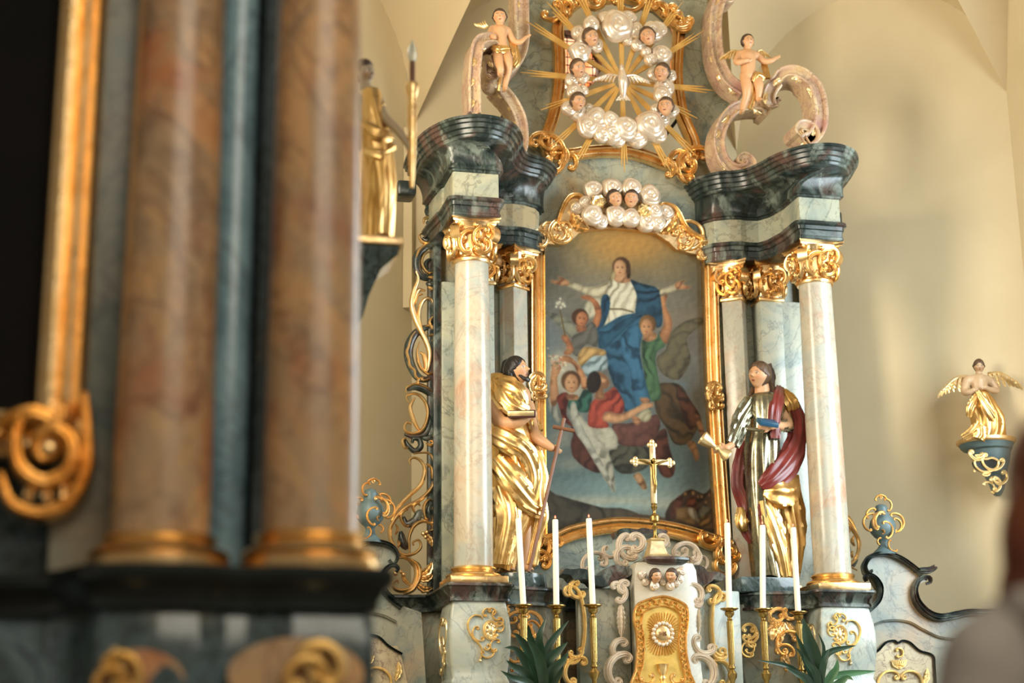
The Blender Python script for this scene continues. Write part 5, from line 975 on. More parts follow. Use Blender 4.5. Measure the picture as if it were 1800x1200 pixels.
OWB = [('g', [(372, 85), (362, 50), (415, 38), (462, 78), (480, 140), (465, 212), (430, 252), (380, 258), (350, 232), (362, 198), (390, 205)], 8), ('g', [(408, 60), (382, 110), (395, 170), (420, 222), (436, 242)], 10), ('d', [(480, 130), (490, 200), (460, 262), (400, 275), (350, 262)], 13),
    ('d', [(350, 285), (372, 325), (408, 355), (440, 330), (432, 292), (402, 286), (392, 310)], 13), ('g', [(360, 280), (340, 300), (352, 335), (372, 335)], 8), ('g', [(470, 310), (500, 322), (508, 302), (490, 298)], 8), ('g', [(505, 240), (520, 258), (505, 275)], 7), ('d', [(440, 280), (480, 285), (515, 260)], 12),
    ('g', [(400, 372), (440, 365), (490, 370), (516, 420), (520, 490), (500, 560), (440, 622), (350, 675), (290, 742), (268, 805), (290, 885), (340, 930), (400, 925), (440, 890), (430, 850), (398, 860), (402, 880)], 9), ('g', [(385, 430), (378, 405), (405, 392), (442, 412), (462, 462), (440, 540), (380, 600), (310, 672), (278, 740)], 9), ('g', [(470, 425), (500, 450), (505, 510)], 8),
    ('g', [(378, 915), (375, 840), (400, 775), (450, 745), (500, 760), (508, 790), (490, 798)], 8), ('d', [(330, 800), (340, 860), (365, 900)], 18), ('d', [(345, 720), (365, 760), (410, 740), (440, 700), (490, 740)], 18), ('g', [(370, 680), (340, 695), (330, 730), (355, 770), (375, 770)], 7), ('g', [(440, 660), (420, 645), (398, 668), (408, 700)], 7), ('g', [(515, 625), (480, 630), (458, 670), (465, 720), (480, 735)], 8), ('g', [(505, 665), (515, 700), (505, 760)], 7), ('d', [(500, 640), (485, 690), (500, 740)], 14), ('g', [(300, 760), (312, 790), (298, 820)], 6), ('g', [(310, 850), (322, 870), (312, 890)], 6), ('d', [(275, 900), (310, 940), (360, 945)], 8),
    ('g', [(290, 962), (340, 945), (398, 978), (415, 1040), (390, 1108), (340, 1130), (297, 1120), (284, 1088), (310, 1072), (318, 1090)], 9), ('g', [(388, 955), (428, 990), (435, 1050), (400, 1120), (345, 1150)], 11), ('d', [(370, 960), (415, 1010), (425, 1070), (385, 1130)], 8)]
OWL = [('B', (430, 1050), (505, 972), .15, 26), ('B', (435, 1070), (508, 1040), .1, 22), ('B', (420, 1090), (505, 1115), .2, 24), ('B', (335, 1030), (385, 1100), .1, 14), ('B', (460, 810), (505, 885), -.1, 18)]
OWF = [('B', 455, 815, 14), ('B', 475, 805, 12), ('B', 468, 832, 12), ('B', 345, 1040, 13), ('B', 330, 1025, 10), ('B', 300, 1035, 15)]
def openwork(side):
    fm = (lambda g: g) if side < 0 else mirrorx
    root = alt('openwork_spine', fm(box((-1.257, .05, 3.45), (.03, .06, 2.2), 0, .01)), 'dark')
    for zf, sc_, L in ((zFA, 3.336, OWA), (zFB, 3.157, OWB)):
        for m, P, w in L:
            Q = np.array([zf(q) for q in P]); mesh('gilded_scroll' if m == 'g' else 'dark_scroll', fm(ornp(spl(Q, 12*len(Q)), 1.3*w/sc_, .015 if m == 'g' else .03, .022, prof=[(-1, 0), (-.7, .7), (0, 1), (.7, .7), (1, 0), (.7, -.7), (-.7, -.7)], wprof=[.35, .8, 1, 1, .9, .45])), MT['goldm' if m == 'g' else 'dark'], root, sharp=60)
    for _, a, b, k, w in OWL: mesh('gilded_leaf', fm(leaf(zFB(a), zFB(b), k, w/3.157, .01, 4)), MT['goldm'], root, sharp=60)
    for _, x, y, r in OWF: mesh('gilded_blossom', fm(sph(at(*zFB((x, y)), .0), r/3.157*.0033, 7, 10)), MT['goldm'], root)
openwork(-1); openwork(1)
# ================================================================== GILDED RELIEFS ON THE PEDESTALS
zP = lambda x, y: (600+x/6., 1000+y/6.)
YPF = -.634
def ped_front():
    L = [ornp(spl([zP(*q) for q in ((1490, 530), (1470, 495), (1400, 488), (1345, 540), (1335, 620), (1380, 720), (1450, 790), (1482, 860), (1465, 960))], 60), 2.2, YPF, .014), ornp(spl([zP(1575+72*math.cos(a), 645+92*math.sin(a)) for a in np.linspace(.4, 6.0, 14)], 60), 3.2, YPF, .016, wprof=[.6, 1, 1, .6])]
    for a, b, k in (((1400, 620), (1460, 760), -.3), ((1500, 490), (1560, 420), .4), ((1560, 420), (1620, 470), .4), ((1600, 450), (1650, 540), -.3), ((1650, 560), (1680, 660), .45), ((1690, 520), (1650, 600), .4), ((1630, 700), (1650, 640), .4), ((1560, 800), (1520, 850), .4), ((1640, 740), (1590, 860), -.35), ((1480, 905), (1610, 890), -.3)): L.append(cs(zP(*a), zP(*b), k, 1.6, YPF, .3, depth=.012))
    for a in np.linspace(0, 6.28, 9): L.append(sph(at(*zP(1575+45*math.cos(a), 645+62*math.sin(a)), YPF), (.011, .008, .014), 5, 7))
    L.append(sph(at(*zP(1578, 640), YPF), (.02, .012, .03), 7, 9)); L.append(sph(at(*zP(1465, 965), YPF), .009, 6, 8)); return merge(*L)
PF = ped_front(); alt('gilded_relief', PF, 'goldp', sharp=60)
V = PF[0].copy(); V[:, 0] = -(V[:, 0]); alt('gilded_relief', (V, [q[::-1] for q in PF[1]]), 'goldp', sharp=60)
def side_relief(xs):
    R = []
    for a, b, k, w in (((-.52, 2.26), (-.46, 2.12), .4, .007), ((-.40, 2.28), (-.44, 2.08), -.4, .007), ((-.46, 2.16), (-.43, 1.98), .2, .006), ((-.5, 2.1), (-.46, 2.02), -.4, .006)):
        P2 = cscroll(a, b, k, .25); P3 = np.stack([np.full(len(P2), xs), P2[:, 0], P2[:, 1]], -1); R.append(sweep(P3, w, ROUND, nrm=(-1., 0, 0), rad2=np.full(len(P3), .01)))
    return merge(*R)
alt('gilded_relief', side_relief(-1.1-.172), 'goldp', sharp=60); alt('gilded_relief', side_relief(1.1-.172), 'goldp', sharp=60)
# corbels under the statue shelves
z8 = lambda x, y: (880+x/4., 900+y/4.)
zR = lambda x, y: (1250+x/3.75, 880+y/3.75)
alt('gilded_corbel', merge(*[cs(z8(*a), z8(*b), k, w/4., -.47, .3, depth=.02) for a, b, k, w in (((40, 670), (120, 660), .3, 14), ((30, 720), (100, 770), -.4, 12), ((120, 700), (60, 860), -.35, 14), ((210, 700), (270, 860), .3, 16), ((150, 780), (200, 900), .35, 13), ((60, 960), (120, 1050), -.4, 12), ((60, 1060), (90, 1110), .3, 8), ((250, 780), (200, 980), .3, 10))]), 'goldm', sharp=60)
alt('gilded_corbel', merge(*[leaf(zR(*a), zR(*b), k, w/3.75, -.47, 4, depth=.025) for a, b, k, w in (((470, 800), (400, 920), .15, 38), ((480, 800), (450, 950), .05, 36), ((490, 800), (540, 900), -.1, 36), ((470, 820), (370, 850), .1, 30), ((480, 990), (520, 1080), .1, 26), ((500, 1000), (460, 1060), .1, 22), ((505, 1080), (495, 1130), .1, 18))]+[cs(zR(*a), zR(*b), k, w/3.75, -.475, .3, depth=.024) for a, b, k, w in (((380, 780), (480, 730), .4, 16), ((460, 780), (380, 730), .4, 14), ((550, 870), (440, 990), -.4, 12), ((430, 970), (540, 990), .3, 12), ((560, 760), (470, 740), .3, 14))]), 'goldm', sharp=60)
alt('gilded_relief', merge(*[cs(zR(*a), zR(*b), k, w/3.75, -.40, .3, depth=.02) for a, b, k, w in (((210, 830), (270, 900), .6, 14), ((290, 850), (215, 920), .5, 12), ((240, 920), (280, 960), -.4, 10), ((215, 940), (250, 1030), -.4, 9), ((275, 960), (230, 1000), .4, 8))]), 'goldp', sharp=60)

# ================================================================== TABERNACLE
TAB = thing('tabernacle', 'white and gold tabernacle with gilded door, dark wavy top and scroll pediment', 'tabernacle', (0, -.5, 1.78))
tab = lambda n, G, m, **k: mesh(n, G, MT[m], TAB, **k)
MT['white'] = marble('cream_white_marbling', ['aea898', 'bdb6a5', 'b3ac9a', 'c2bcac'], '8a8172', ['b7b3a4'], .6, 2.5, 1.8, .3, vmix=.25)
def bow(xh, yb, yf, z, n=25, sag=.03): return [(x, yf+sag*(x/xh)**2, z) for x in np.linspace(-xh, xh, n)]+[(xh, yb, z), (-xh, yb, z)]
tab('body', gridcap(np.array([bow(w, -.36, yf, z) for w, yf, z in ((.205, -.66, 1.78), (.20, -.66, 1.84), (.19, -.645, 2.0), (.19, -.64, 2.3), (.192, -.64, 2.45), (.185, -.635, 2.56), (.17, -.625, 2.60))]), True), 'white', sharp=40)
tab('top_slab', gridcap(np.array([bow(w, -.42, yf, z) for w, yf, z in ((.09, -.645, 2.585), (.115, -.665, 2.595), (.13, -.68, 2.612), (.128, -.68, 2.625), (.11, -.66, 2.632))]), True), 'dark', sharp=40)
for s in (-1, 1):
    w = tab('side_wing', box((s*.335, -.44, 2.12), (.30, .14, .68), s*.16, .01), 'greyd' if s < 0 else 'pale')
    if s < 0: cap = [(440, 430), (455, 395), (500, 400), (560, 395), (610, 405), (650, 440), (700, 445), (740, 400), (790, 372), (850, 375), (900, 385), (935, 415), (905, 450), (860, 470), (800, 500), (730, 520), (670, 510), (640, 480), (590, 470), (520, 475), (490, 440)]
    else: cap = [(1285, 400), (1310, 385), (1380, 370), (1430, 385), (1460, 420), (1520, 415), (1570, 435), (1580, 470), (1540, 480), (1500, 470), (1480, 490), (1420, 515), (1360, 500), (1330, 450)]
    mesh('dark_cap', fix(merge(prism(pxl([z8(*q) for q in spl(cap, 60, True)], -.56), .16))), MT['dark'], w, sharp=40)
    pil = ([(510, 490, 560, 600, -.45), (560, 600, 570, 980, .06), (570, 980, 490, 1010, .3), (560, 1020, 460, 1180, -.3)], [(815, 500, 860, 620, .3), (880, 490, 850, 560, -.5)]) if s < 0 else ([(1470, 520, 1500, 640, .45), (1490, 640, 1490, 940, -.04), (1480, 960, 1560, 1030, -.3), (1520, 1040, 1600, 1200, .3)], [(1350, 510, 1400, 620, .3), (1400, 620, 1380, 660, .3)])
    mesh('scroll_pilaster', merge(*[cs(z8(a, b), z8(c, d), k, 4.5, -.53, .28, depth=.03) for a, b, c, d, k in pil[0]]), MT['goldp'], w, sharp=60)
    mesh('scroll_pilaster', merge(*([cs(z8(a, b), z8(c, d), k, 5, -.60, .28, depth=.03) for a, b, c, d, k in pil[1]]+([cs(z8(850, 900), z8(790, 1000), -.3, 6, -.6, .3, depth=.04), cs(z8(860, 1000), z8(770, 1190), -.3, 7, -.6, .25, depth=.05), leaf(z8(845, 640), z8(850, 880), 0, 8, -.60, 7, depth=.035)] if s < 0 else [leaf(z8(1390, 660), z8(1385, 900), 0, 6, -.60, 7, depth=.035), cs(z8(1350, 900), z8(1470, 990), -.3, 6, -.6, .28, depth=.04), cs(z8(1380, 1010), z8(1480, 1200), .3, 7, -.6, .22, depth=.05)]))), MT['pearl'], w, sharp=60)
# pediment scrolls in pearly silver, dark top plate
PD = tab('pediment_plate', fix(prism(pxl([z8(*q) for q in spl([(835, 120), (900, 112), (960, 118), (1000, 110), (1060, 118), (1110, 115), (1170, 128), (1165, 150), (1060, 145), (1000, 152), (900, 150), (845, 165)], 50, True)], -.44), .16)), 'dark')
for a, b, k, w, y in (((850, 175), (905, 330), -.3, 22, -.46), ((940, 160), (960, 270), .45, 24, -.47), ((900, 250), (840, 370), -.45, 22, -.46), ((720, 260), (800, 310), -.35, 13, -.44), ((740, 330), (570, 380), -.4, 14, -.44), ((580, 390), (690, 290), .3, 10, -.43), ((1130, 165), (1150, 230), .4, 20, -.46), ((1140, 250), (1290, 310), -.3, 16, -.46), ((1220, 260), (1390, 300), .35, 18, -.45), ((1390, 290), (1300, 350), .5, 18, -.45), ((1400, 310), (1440, 390), .3, 10, -.44), ((1270, 330), (1340, 370), .4, 12, -.46)):
    mesh('pediment_scroll', cs(z8(*a), z8(*b), k, w/4., y, .28, depth=.035), MT['pearl'], PD, sharp=60)
# door
YD = -.672
def dY(x, y): return YD
door = [(940, 700), (962, 650), (1020, 620), (1085, 600), (1150, 592), (1215, 606), (1262, 628), (1308, 665), (1316, 760), (1302, 880), (1306, 1000), (1328, 1120), (1340, 1260), (940, 1260), (950, 1100), (962, 960), (955, 850), (938, 770)]
dq = spl([z8(*q) for q in door], 90, True)
DR = tab('door', fix(prism(np.array([at(x, y, dY(x, y)) for x, y in dq]), .03)), 'goldd', sharp=30)
inner = [(1130+(x-1130)*.72, 920+(y-920)*.80) for x, y in door]
mesh('door_border', merge(ornp(np.vstack([dq, dq[:1]]), 2.2, YD, .012, Yf=lambda x, y: dY(x, y)-.002, wprof=[1, 1]), ornp(np.vstack([spl([z8(*q) for q in inner], 90, True), [spl([z8(*q) for q in inner], 90, True)[0]]]), 1.6, YD, .01, Yf=lambda x, y: dY(x, y)-.002, wprof=[1, 1])), MT['gold'], DR)
mid = spl([z8(1130+(x-1130)*.86, 920+(y-920)*.90) for x, y in door], 44, True)
mesh('door_scrollwork', merge(*[cs(mid[i], mid[i+1], .45*(1 if i % 2 else -1), 1.5, YD, .3, depth=.009, Yf=lambda x, y: dY(x, y)-.003) for i in range(0, 43) if 30 < 1e9 and mid[i][1] < 1215]), MT['gold'], DR)
sc8 = z8(1140, 855)
mesh('sunburst', merge(*[ornp([(sc8[0]+13*math.cos(a), sc8[1]+13*math.sin(a)), (sc8[0]+(23*abs(math.cos(a))**1.3+36*abs(math.sin(a))**1.6)*math.cos(a), sc8[1]+(23*abs(math.cos(a))**1.3+37*abs(math.sin(a))**1.6)*math.sin(a))], 1.1, YD, .006, Yf=lambda x, y: dY(x, y)-.002, wprof=[1, .8]) for a in np.linspace(0, 2*PI, 44, endpoint=False)]), MT['gold'], DR)
for a in np.linspace(0, 2*PI, 16, endpoint=False): q = (sc8[0]+17*math.cos(a), sc8[1]+19*math.sin(a)); mesh('silver_bead', sph(at(q[0], q[1], dY(*q)-.006), .0125, 7, 9), MT['silver'], DR)
mesh('medallion', lathe([(.001, 0), (.042, 0), (.045, .006), (.036, .010), (.001, .010)], at(sc8[0], sc8[1], dY(*sc8)), 26, (0, -1, 0)), MT['gold'], DR)
def text3d(s, size, c, mat, parent, name='lettering'):
    cu = bpy.data.curves.new('t', 'FONT'); cu.body = s; cu.size = size; cu.extrude = .003; cu.align_x = 'CENTER'; cu.align_y = 'CENTER'; ob = bpy.data.objects.new('t', cu); COL.objects.link(ob)
    me = ob.evaluated_get(bpy.context.evaluated_depsgraph_get()).to_mesh(); V = np.array([v.co[:] for v in me.vertices]); F = [list(p.vertices) for p in me.polygons]; bpy.data.objects.remove(ob, do_unlink=True)
    return mesh(name, (np.stack([V[:, 0], -V[:, 2], V[:, 1]], -1)+np.asarray(c), F), mat, parent, smooth=False)
text3d('IHS', .034, at(sc8[0], sc8[1], dY(*sc8)-.013), MT['wood'], DR)
kh = z8(1003, 962); mesh('keyhole_plate', merge(lathe([(.001, 0), (.014, 0), (.014, .004), (.001, .004)], at(kh[0], kh[1], dY(*kh)), 14, (0, -1, 0))), MT['brass'], DR); mesh('keyhole', merge(lathe([(.001, 0), (.005, 0), (.005, .003), (.001, .003)], at(kh[0], kh[1]-.6, dY(*kh)-.004), 10, (0, -1, 0)), box(at(kh[0], kh[1]+1.6, dY(*kh)-.005), (.004, .004, .014))), MT['black'], DR)
cb = at(1166, 1192, dY(1166, 1192)-.004)
mesh('chalice_relief', merge(lathe([(.001, 0), (.05, 0), (.04, .02), (.012, .045), (.02, .06), (.012, .075), (.03, .1), (.038, .14), (.001, .14)], cb+(0, .01, -.06), 20), cs((1150, 1190), (1128, 1200), .3, 2.5, YD, .3, depth=.01), cs((1180, 1190), (1200, 1200), -.3, 2.5, YD, .3, depth=.01)), MT['gold'], DR)
for x, y, yw, rl, sd in ((1088, 447, .55, -.05, 1), (1202, 445, -.35, .05, 2)): cherub(TAB, *z8(x, y), 25, -.68, yw, .0, rl, 'dark', sd)
for i, (x, y, r) in enumerate(((995, 440, 32), (1020, 490, 28), (1080, 515, 36), (1190, 515, 36), (1255, 470, 32), (1270, 415, 34), (1140, 490, 26), (1235, 500, 28))): tab('cloud', puff(*z8(x, y), r/4., -.645, i, .6), 'silver')

# ================================================================== CRUCIFIX
CF = thing('crucifix', 'gilded standing crucifix with trefoil ends on top of the tabernacle', 'crucifix', (.01, -.58, 2.632))
YC = -.58; zb = 2.632
def zat(x, y): return at(x, y, YC)
cx0 = zat(1153, 985)[0]; kx = lambda r: r/4.*9.75/FPX
def zy(y): return at(1153, 900+y/4., YC)[2]
mesh('base', gridcap(np.array([[(cx0+sx*w, YC+sy*w, z) for sx, sy in ((1, -1), (1, 1), (-1, 1), (-1, -1))] for w, z in ((kx(72), zb), (kx(74), zb+.008), (kx(66), zb+.014), (kx(62), zb+.03), (kx(50), zb+.06), (kx(44), zb+.09), (kx(50), zb+.095), (kx(52), zb+.104), (kx(42), zb+.11))]), True), MT['goldp'], CF, sharp=30)
mesh('beading', merge(*[sph((cx0+kx(48)*a, YC-kx(50), zb+.1), .005, 5, 6) for a in np.linspace(-1, 1, 9)]), MT['goldp'], CF)
ztop = at(1148, 885, YC)[2]
H = ztop-(zb+.11)
mesh('stem', lathe([(.001, 0), (kx(26), 0), (kx(20), H*.06), (kx(12), H*.12), (kx(14), H*.25), (kx(20), H*.32), (kx(10), H*.38), (kx(12), H*.44), (kx(34), H*.50), (kx(36), H*.62), (kx(30), H*.66), (kx(16), H*.70), (kx(10), H*.76), (kx(14), H*.82), (kx(24), H*.90), (kx(16), H*.97), (kx(22), H), (.001, H)], (cx0, YC, zb+.11), 20), MT['brass'], CF)
c1_, c2_ = np.array([cx0, YC, ztop]), at(1143, 782, YC); am = at(1145, 812, YC); hw = .0165
mesh('cross_post', merge(box((cx0, YC, (ztop+c2_[2])/2), (2*hw, .018, c2_[2]-ztop), 0, .003)), MT['goldp'], CF); mesh('cross_arm', box((cx0, YC, am[2]), (.205, .018, 2*hw), 0, .003), MT['goldp'], CF)
for dx, dz, ax in ((0, c2_[2]-am[2], (0, 1)), (-.105, 0, (-1, 0)), (.105, 0, (1, 0))):
    p = np.array([cx0+dx, YC, am[2]+dz]); mesh('trefoil_end', merge(*[sph(p+np.array([o[0], 0, o[1]]), (.016, .011, .016), 7, 10) for o in ((ax[0]*.02, ax[1]*.02), (-ax[1]*.016, -ax[0]*.016), (ax[1]*.016, ax[0]*.016), (0, 0))]), MT['goldp'], CF)
q = np.array([cx0, YC-.018, am[2]])
mesh('corpus', (lambda G: ((G[0]-q)*1.25+q+(0, -.004, 0), G[1]))(blob([sph(q+(0, -.004, .004), (.010, .010, .013)), sweep([q+(0, 0, -.012), q+(.002, 0, -.05), q+(0, 0, -.075)], [.013, .012, .011], CIRC8), sweep([q+(0, 0, -.07), q+(.003, -.006, -.11), q+(0, 0, -.15)], [.011, .009, .005], CIRC8), sweep([q+(-.012, 0, -.014), q+(-.045, 0, .002), q+(-.075, 0, .006)], [.007, .006, .004], CIRC8), sweep([q+(.012, 0, -.014), q+(.045, 0, .002), q+(.075, 0, .006)], [.007, .006, .004], CIRC8)], .003, 1)), MT['brass'], CF, sharp=80)

# ================================================================== CANDLES
flm = NT('small_flame'); flm.set(col='ff8060', emi='ff6a4a', emis=2.5)
cand = [((920, 1064), (911, 911)), ((978, 1065), (976, 913)), ((1042, 1064), (1035, 911)), ((1282, 1070), (1278, 919)), ((1341, 1071), (1340, 923)), ((1403, 1076), (1394, 927))]
CLB = ['tall brass candlestick at the left end of the altar, nearest the left pedestal', 'tall brass candlestick second from left, behind the left potted plant', 'tall brass candlestick just left of the tabernacle', 'tall brass candlestick just right of the tabernacle', 'tall brass candlestick in the middle of the three on the right', 'tall brass candlestick at the right end, behind the right potted plant']
CLC = ['tall white candle leaning slightly left in front of the saint with the staff', 'tall white candle second from left below the cross staff', 'tall white candle just left of the tabernacle before the frame rail', 'tall white candle just right of the tabernacle at the frame corner', 'tall white candle before the silver robe of the right saint', 'tall white candle leaning slightly left before the right saint gold mantle']
proto = None
for i, (b, t) in enumerate(cand):
    yb = -.69 if i < 3 else -.66; B = at(b[0], b[1], yb); T = at(t[0], t[1], yb)
    zd = B[2]; sk = thing('candlestick', CLB[i], 'candlestick', (B[0], B[1], 1.78), 'brass altar candlesticks'); h = zd-1.78
    if proto is None:
        proto = []; u = .0032
        fl = []
        for k in range(12): a = 2*PI*k/12; fl.append(sweep([(math.cos(a)*.0135, math.sin(a)*.0135, h-.26-.05), (math.cos(a)*.016, math.sin(a)*.016, h-.07)], .0042, CIRC8))
        parts = (('drip_dish', lathe([(.001, h-.012), (.030, h-.012), (.046, h-.004), (.052, h), (.052, h+.004), (.044, h+.002), (.001, h-.004)], (0, 0, 0), 28)), ('socket', lathe([(.001, h-.07), (.012, h-.07), (.016, h-.058), (.011, h-.05), (.016, h-.044), (.026, h-.034), (.028, h-.02), (.02, h-.01), (.001, h-.01)], (0, 0, 0), 24)),
            ('fluted_shaft', merge(lathe([(.001, h-.33), (.015, h-.33), (.017, h-.07), (.001, h-.07)], (0, 0, 0), 20), *fl)), ('knop', lathe([(.001, h-.43), (.012, h-.43), (.014, h-.405), (.026, h-.385), (.028, h-.365), (.018, h-.35), (.012, h-.342), (.02, h-.335), (.02, h-.325), (.001, h-.325)], (0, 0, 0), 24)), ('foot', lathe([(.001, 0), (.075, 0), (.078, .012), (.06, .03), (.03, .045), (.02, .07), (.012, h-.43), (.001, h-.43)], (0, 0, 0), 28)))
        for n, G in parts: o = mesh(n, (G[0]+ORG[sk.name], G[1]), MT['brass'], sk); proto.append((o, h))
    else:
        for o, h0 in proto:
            c = o.copy(); COL.objects.link(c); c.parent = sk; c.scale = (1, 1, h/h0)
    cdl = thing('candle', CLC[i], 'candle', tuple(B), 'white altar candles'); d = T-B; L = np.linalg.norm(d); d /= L
    mesh('wax_stick', sweep(np.array([B, B+d*L*.3, B+d*L*.985, B+d*L]), [.0175, .0175, .0172, .015], CIRC), MT['wax'], cdl, sharp=50)
    mesh('wick', sweep([T-d*.004, T+d*.012], .0013, CIRC8), MT['black'], cdl)
    mesh('flame', (lambda G: (G[0]+T+d*.006, G[1]))(lathe([(.0005, 0), (.005, .004), (.0055, .008), (.003, .014), (.0004, .019)], (0, 0, 0), 10)), flm.m, cdl)

# ================================================================== SIDE SCREENS WITH URN FINIALS
YS = -.40
zs = lambda x, y: (1480+x/3.528, 860+y/3.528)
def scr_line(P, w, Y, dep=.03, n=80, wprof=(1, 1), prof=FRP): return fix(ornp(spl([zs(*q) for q in P], n), w/3.528, Y, dep, prof, wprof=wprof))
top = spl([zs(*q) for q in ((150, 520), (140, 470), (165, 425), (210, 405), (280, 402), (350, 425), (420, 470), (480, 525), (530, 560), (470, 590), (445, 640), (460, 710), (520, 770), (600, 800), (700, 795), (800, 770), (1000, 765), (1140, 762))], 90)
ol = np.vstack([top, [zs(1140, 1500), zs(20, 1500), zs(20, 800), zs(130, 760), zs(210, 690), zs(230, 620), zs(190, 550)]])
for s in (1, -1):
    fm = (lambda g: g) if s > 0 else (lambda g: (lambda q: (np.maximum(q[0]-np.array([.2, 0, 0]), [-2.47, -9, -9]), q[1]))(mirrorx(g)))
    SCN = thing('side_screen', 'grey marbled side screen with dark scrolled moulding to the right of the altar' if s > 0 else 'grey marbled side screen with dark scrolled moulding left of the altar behind the near columns', 'screen', (2.0 if s > 0 else -2.2, YS, .32))
    mk = lambda n, G, m, **k: mesh(n, fm(G), MT[m], SCN, **k)
    mk('panel', prism(pxl(ol, YS), .06), 'greyd', sharp=30)
    mk('dark_moulding', merge(scr_line([(185, 500), (168, 522), (148, 508), (138, 470), (160, 428), (205, 406), (280, 402), (350, 425), (420, 470), (490, 528)], 15, YS-.01, .045, wprof=(.5, .8, 1, 1, 1, 1)), scr_line([(440, 500), (500, 505), (540, 500), (575, 480)], 20, YS-.01, .05, wprof=(.3, 1, 1, .7))), 'dark', sharp=40)
    mk('dark_moulding', scr_line([(150, 570), (140, 545), (165, 530), (205, 555), (232, 610), (222, 680), (180, 730), (130, 770)], 17, YS-.01, .045, wprof=(.5, .8, 1, 1, 1, 1)), 'dark', sharp=40)
    mk('dark_moulding', scr_line([(520, 585), (545, 575), (540, 548), (500, 545), (462, 575), (445, 630), (462, 700), (520, 765), (600, 795), (700, 780), (790, 765), (1000, 765), (1140, 762)], 20, YS-.01, .045, wprof=(.4, .7, 1, 1.2, 1.2, 1.2, 1.1, 1, .9, .8)), 'dark', sharp=40)
    mk('moulding_line', scr_line([(165, 860), (240, 822), (330, 812), (420, 825), (500, 868), (600, 915), (700, 930)], 7, YS-.005, .014), 'greyd')
    pn = mk('door_panel', prism(pxl(spl([zs(*q) for q in ((155, 1040), (220, 1000), (270, 950), (320, 938), (345, 952), (375, 938), (420, 950), (480, 1000), (560, 1030), (572, 1100), (585, 1500), (150, 1500))], 80, True), YS-.012), .02), 'ochre' if 'ochre' in MT else 'pink', sharp=30)
    sub = lambda n, G, m: mesh(n, fm(G), MT[m], pn, sharp=50)
    sub('black_border', scr_line([(150, 1045), (220, 1000), (270, 950), (320, 938), (345, 952), (375, 938), (420, 950), (480, 1000), (560, 1030), (572, 1100), (582, 1250)], 7, YS-.016, .014, 120), 'black')
    gl = lambda a, b, k, w: cs(zs(*a), zs(*b), k, w/3.528, YS-.022, .28, depth=.014)
    sub('gilded_shell', merge(*[leaf(zs(355, 1110), zs(355+q*16, 1055), q*.03, 4, YS-.022, 2, depth=.014) for q in (-3, -2, -1, 0, 1, 2, 3)]+[gl((345, 985), (355, 1040), .5, 6), gl((230, 1230), (330, 1130), .35, 8), gl((490, 1230), (390, 1130), -.35, 8)]), 'goldp'); sub('gilded_leaf', merge(leaf(zs(500, 1220), zs(530, 1110), .1, 6, YS-.02, 4), leaf(zs(200, 1200), zs(175, 1090), -.1, 6, YS-.02, 4)), 'goldp')
    # finial
    fz = lambda x, y: at(*zs(x, y), YS)
    bx, bz = fz(272, 398)[0], fz(272, 398)[2]; u = .0033/3.528*.97
    FN = thing('urn_finial', 'blue grey urn finial with gilded scrolls on the right side screen' if s > 0 else 'blue grey urn finial with gilded scrolls beside the blurred near column', 'finial', (bx if s > 0 else -bx-.2, YS+.02, bz))
    mf = lambda n, G, m: mesh(n, fm(G), MT[m], FN, sharp=50)
    mf('urn', lathe([(.001, 0), (78*u, 0), (80*u, 12*u), (60*u, 30*u), (45*u, 45*u), (34*u, 60*u), (28*u, 85*u), (36*u, 105*u), (58*u, 120*u), (82*u, 150*u), (90*u, 190*u), (80*u, 230*u), (58*u, 262*u), (42*u, 288*u), (46*u, 310*u), (34*u, 335*u), (10*u, 345*u), (.001, 346*u)], (bx, YS+.02, bz-.005), 26), 'consl')
    fY = YS-.05
    hs = lambda a, b, k, w, dy=0.: cs(zs(*a), zs(*b), k, w*.8/3.528, fY+dy, .13, depth=.014)
    mf('gilded_handle', merge(hs((190, 150), (165, 255), -.45, 9, .05), hs((200, 120), (150, 170), -.3, 8, .05)), 'goldm'); mf('gilded_handle', merge(hs((310, 150), (350, 260), .45, 9, .05), hs((330, 180), (335, 265), .4, 7, .05)), 'goldm')
    mf('gilded_scroll', merge(hs((250, 140), (205, 240), -.3, 14), hs((225, 150), (215, 230), -.2, 9, -.01)), 'goldm'); mf('gilded_scroll', merge(hs((265, 200), (290, 300), .35, 10), hs((250, 250), (255, 275), .3, 5)), 'goldm'); mf('gilded_scroll', hs((235, 300), (225, 340), -.3, 6, .02), 'goldm'); mf('gilded_scroll', hs((290, 320), (330, 385), -.3, 6, .02), 'goldm')
    mf('gilded_tip', merge(hs((205, 60), (270, 50), .3, 7, .04), hs((270, 60), (295, 130), .3, 7, .04), leaf(zs(240, 60), zs(238, 28), .1, 4, fY+.04, 3)), 'goldm')
# gilded corner scroll on the left plinth
alt('gilded_scroll', merge(cs(zP(640, 450), zP(640, 680), -.45, 4.5, -.30, .25, depth=.02), leaf(zP(560, 480), zP(660, 640), -.2, 7, -.30, 4), cs(zP(670, 680), zP(830, 680), .3, 3, -.30, .25, depth=.015)), 'goldm', sharp=60)
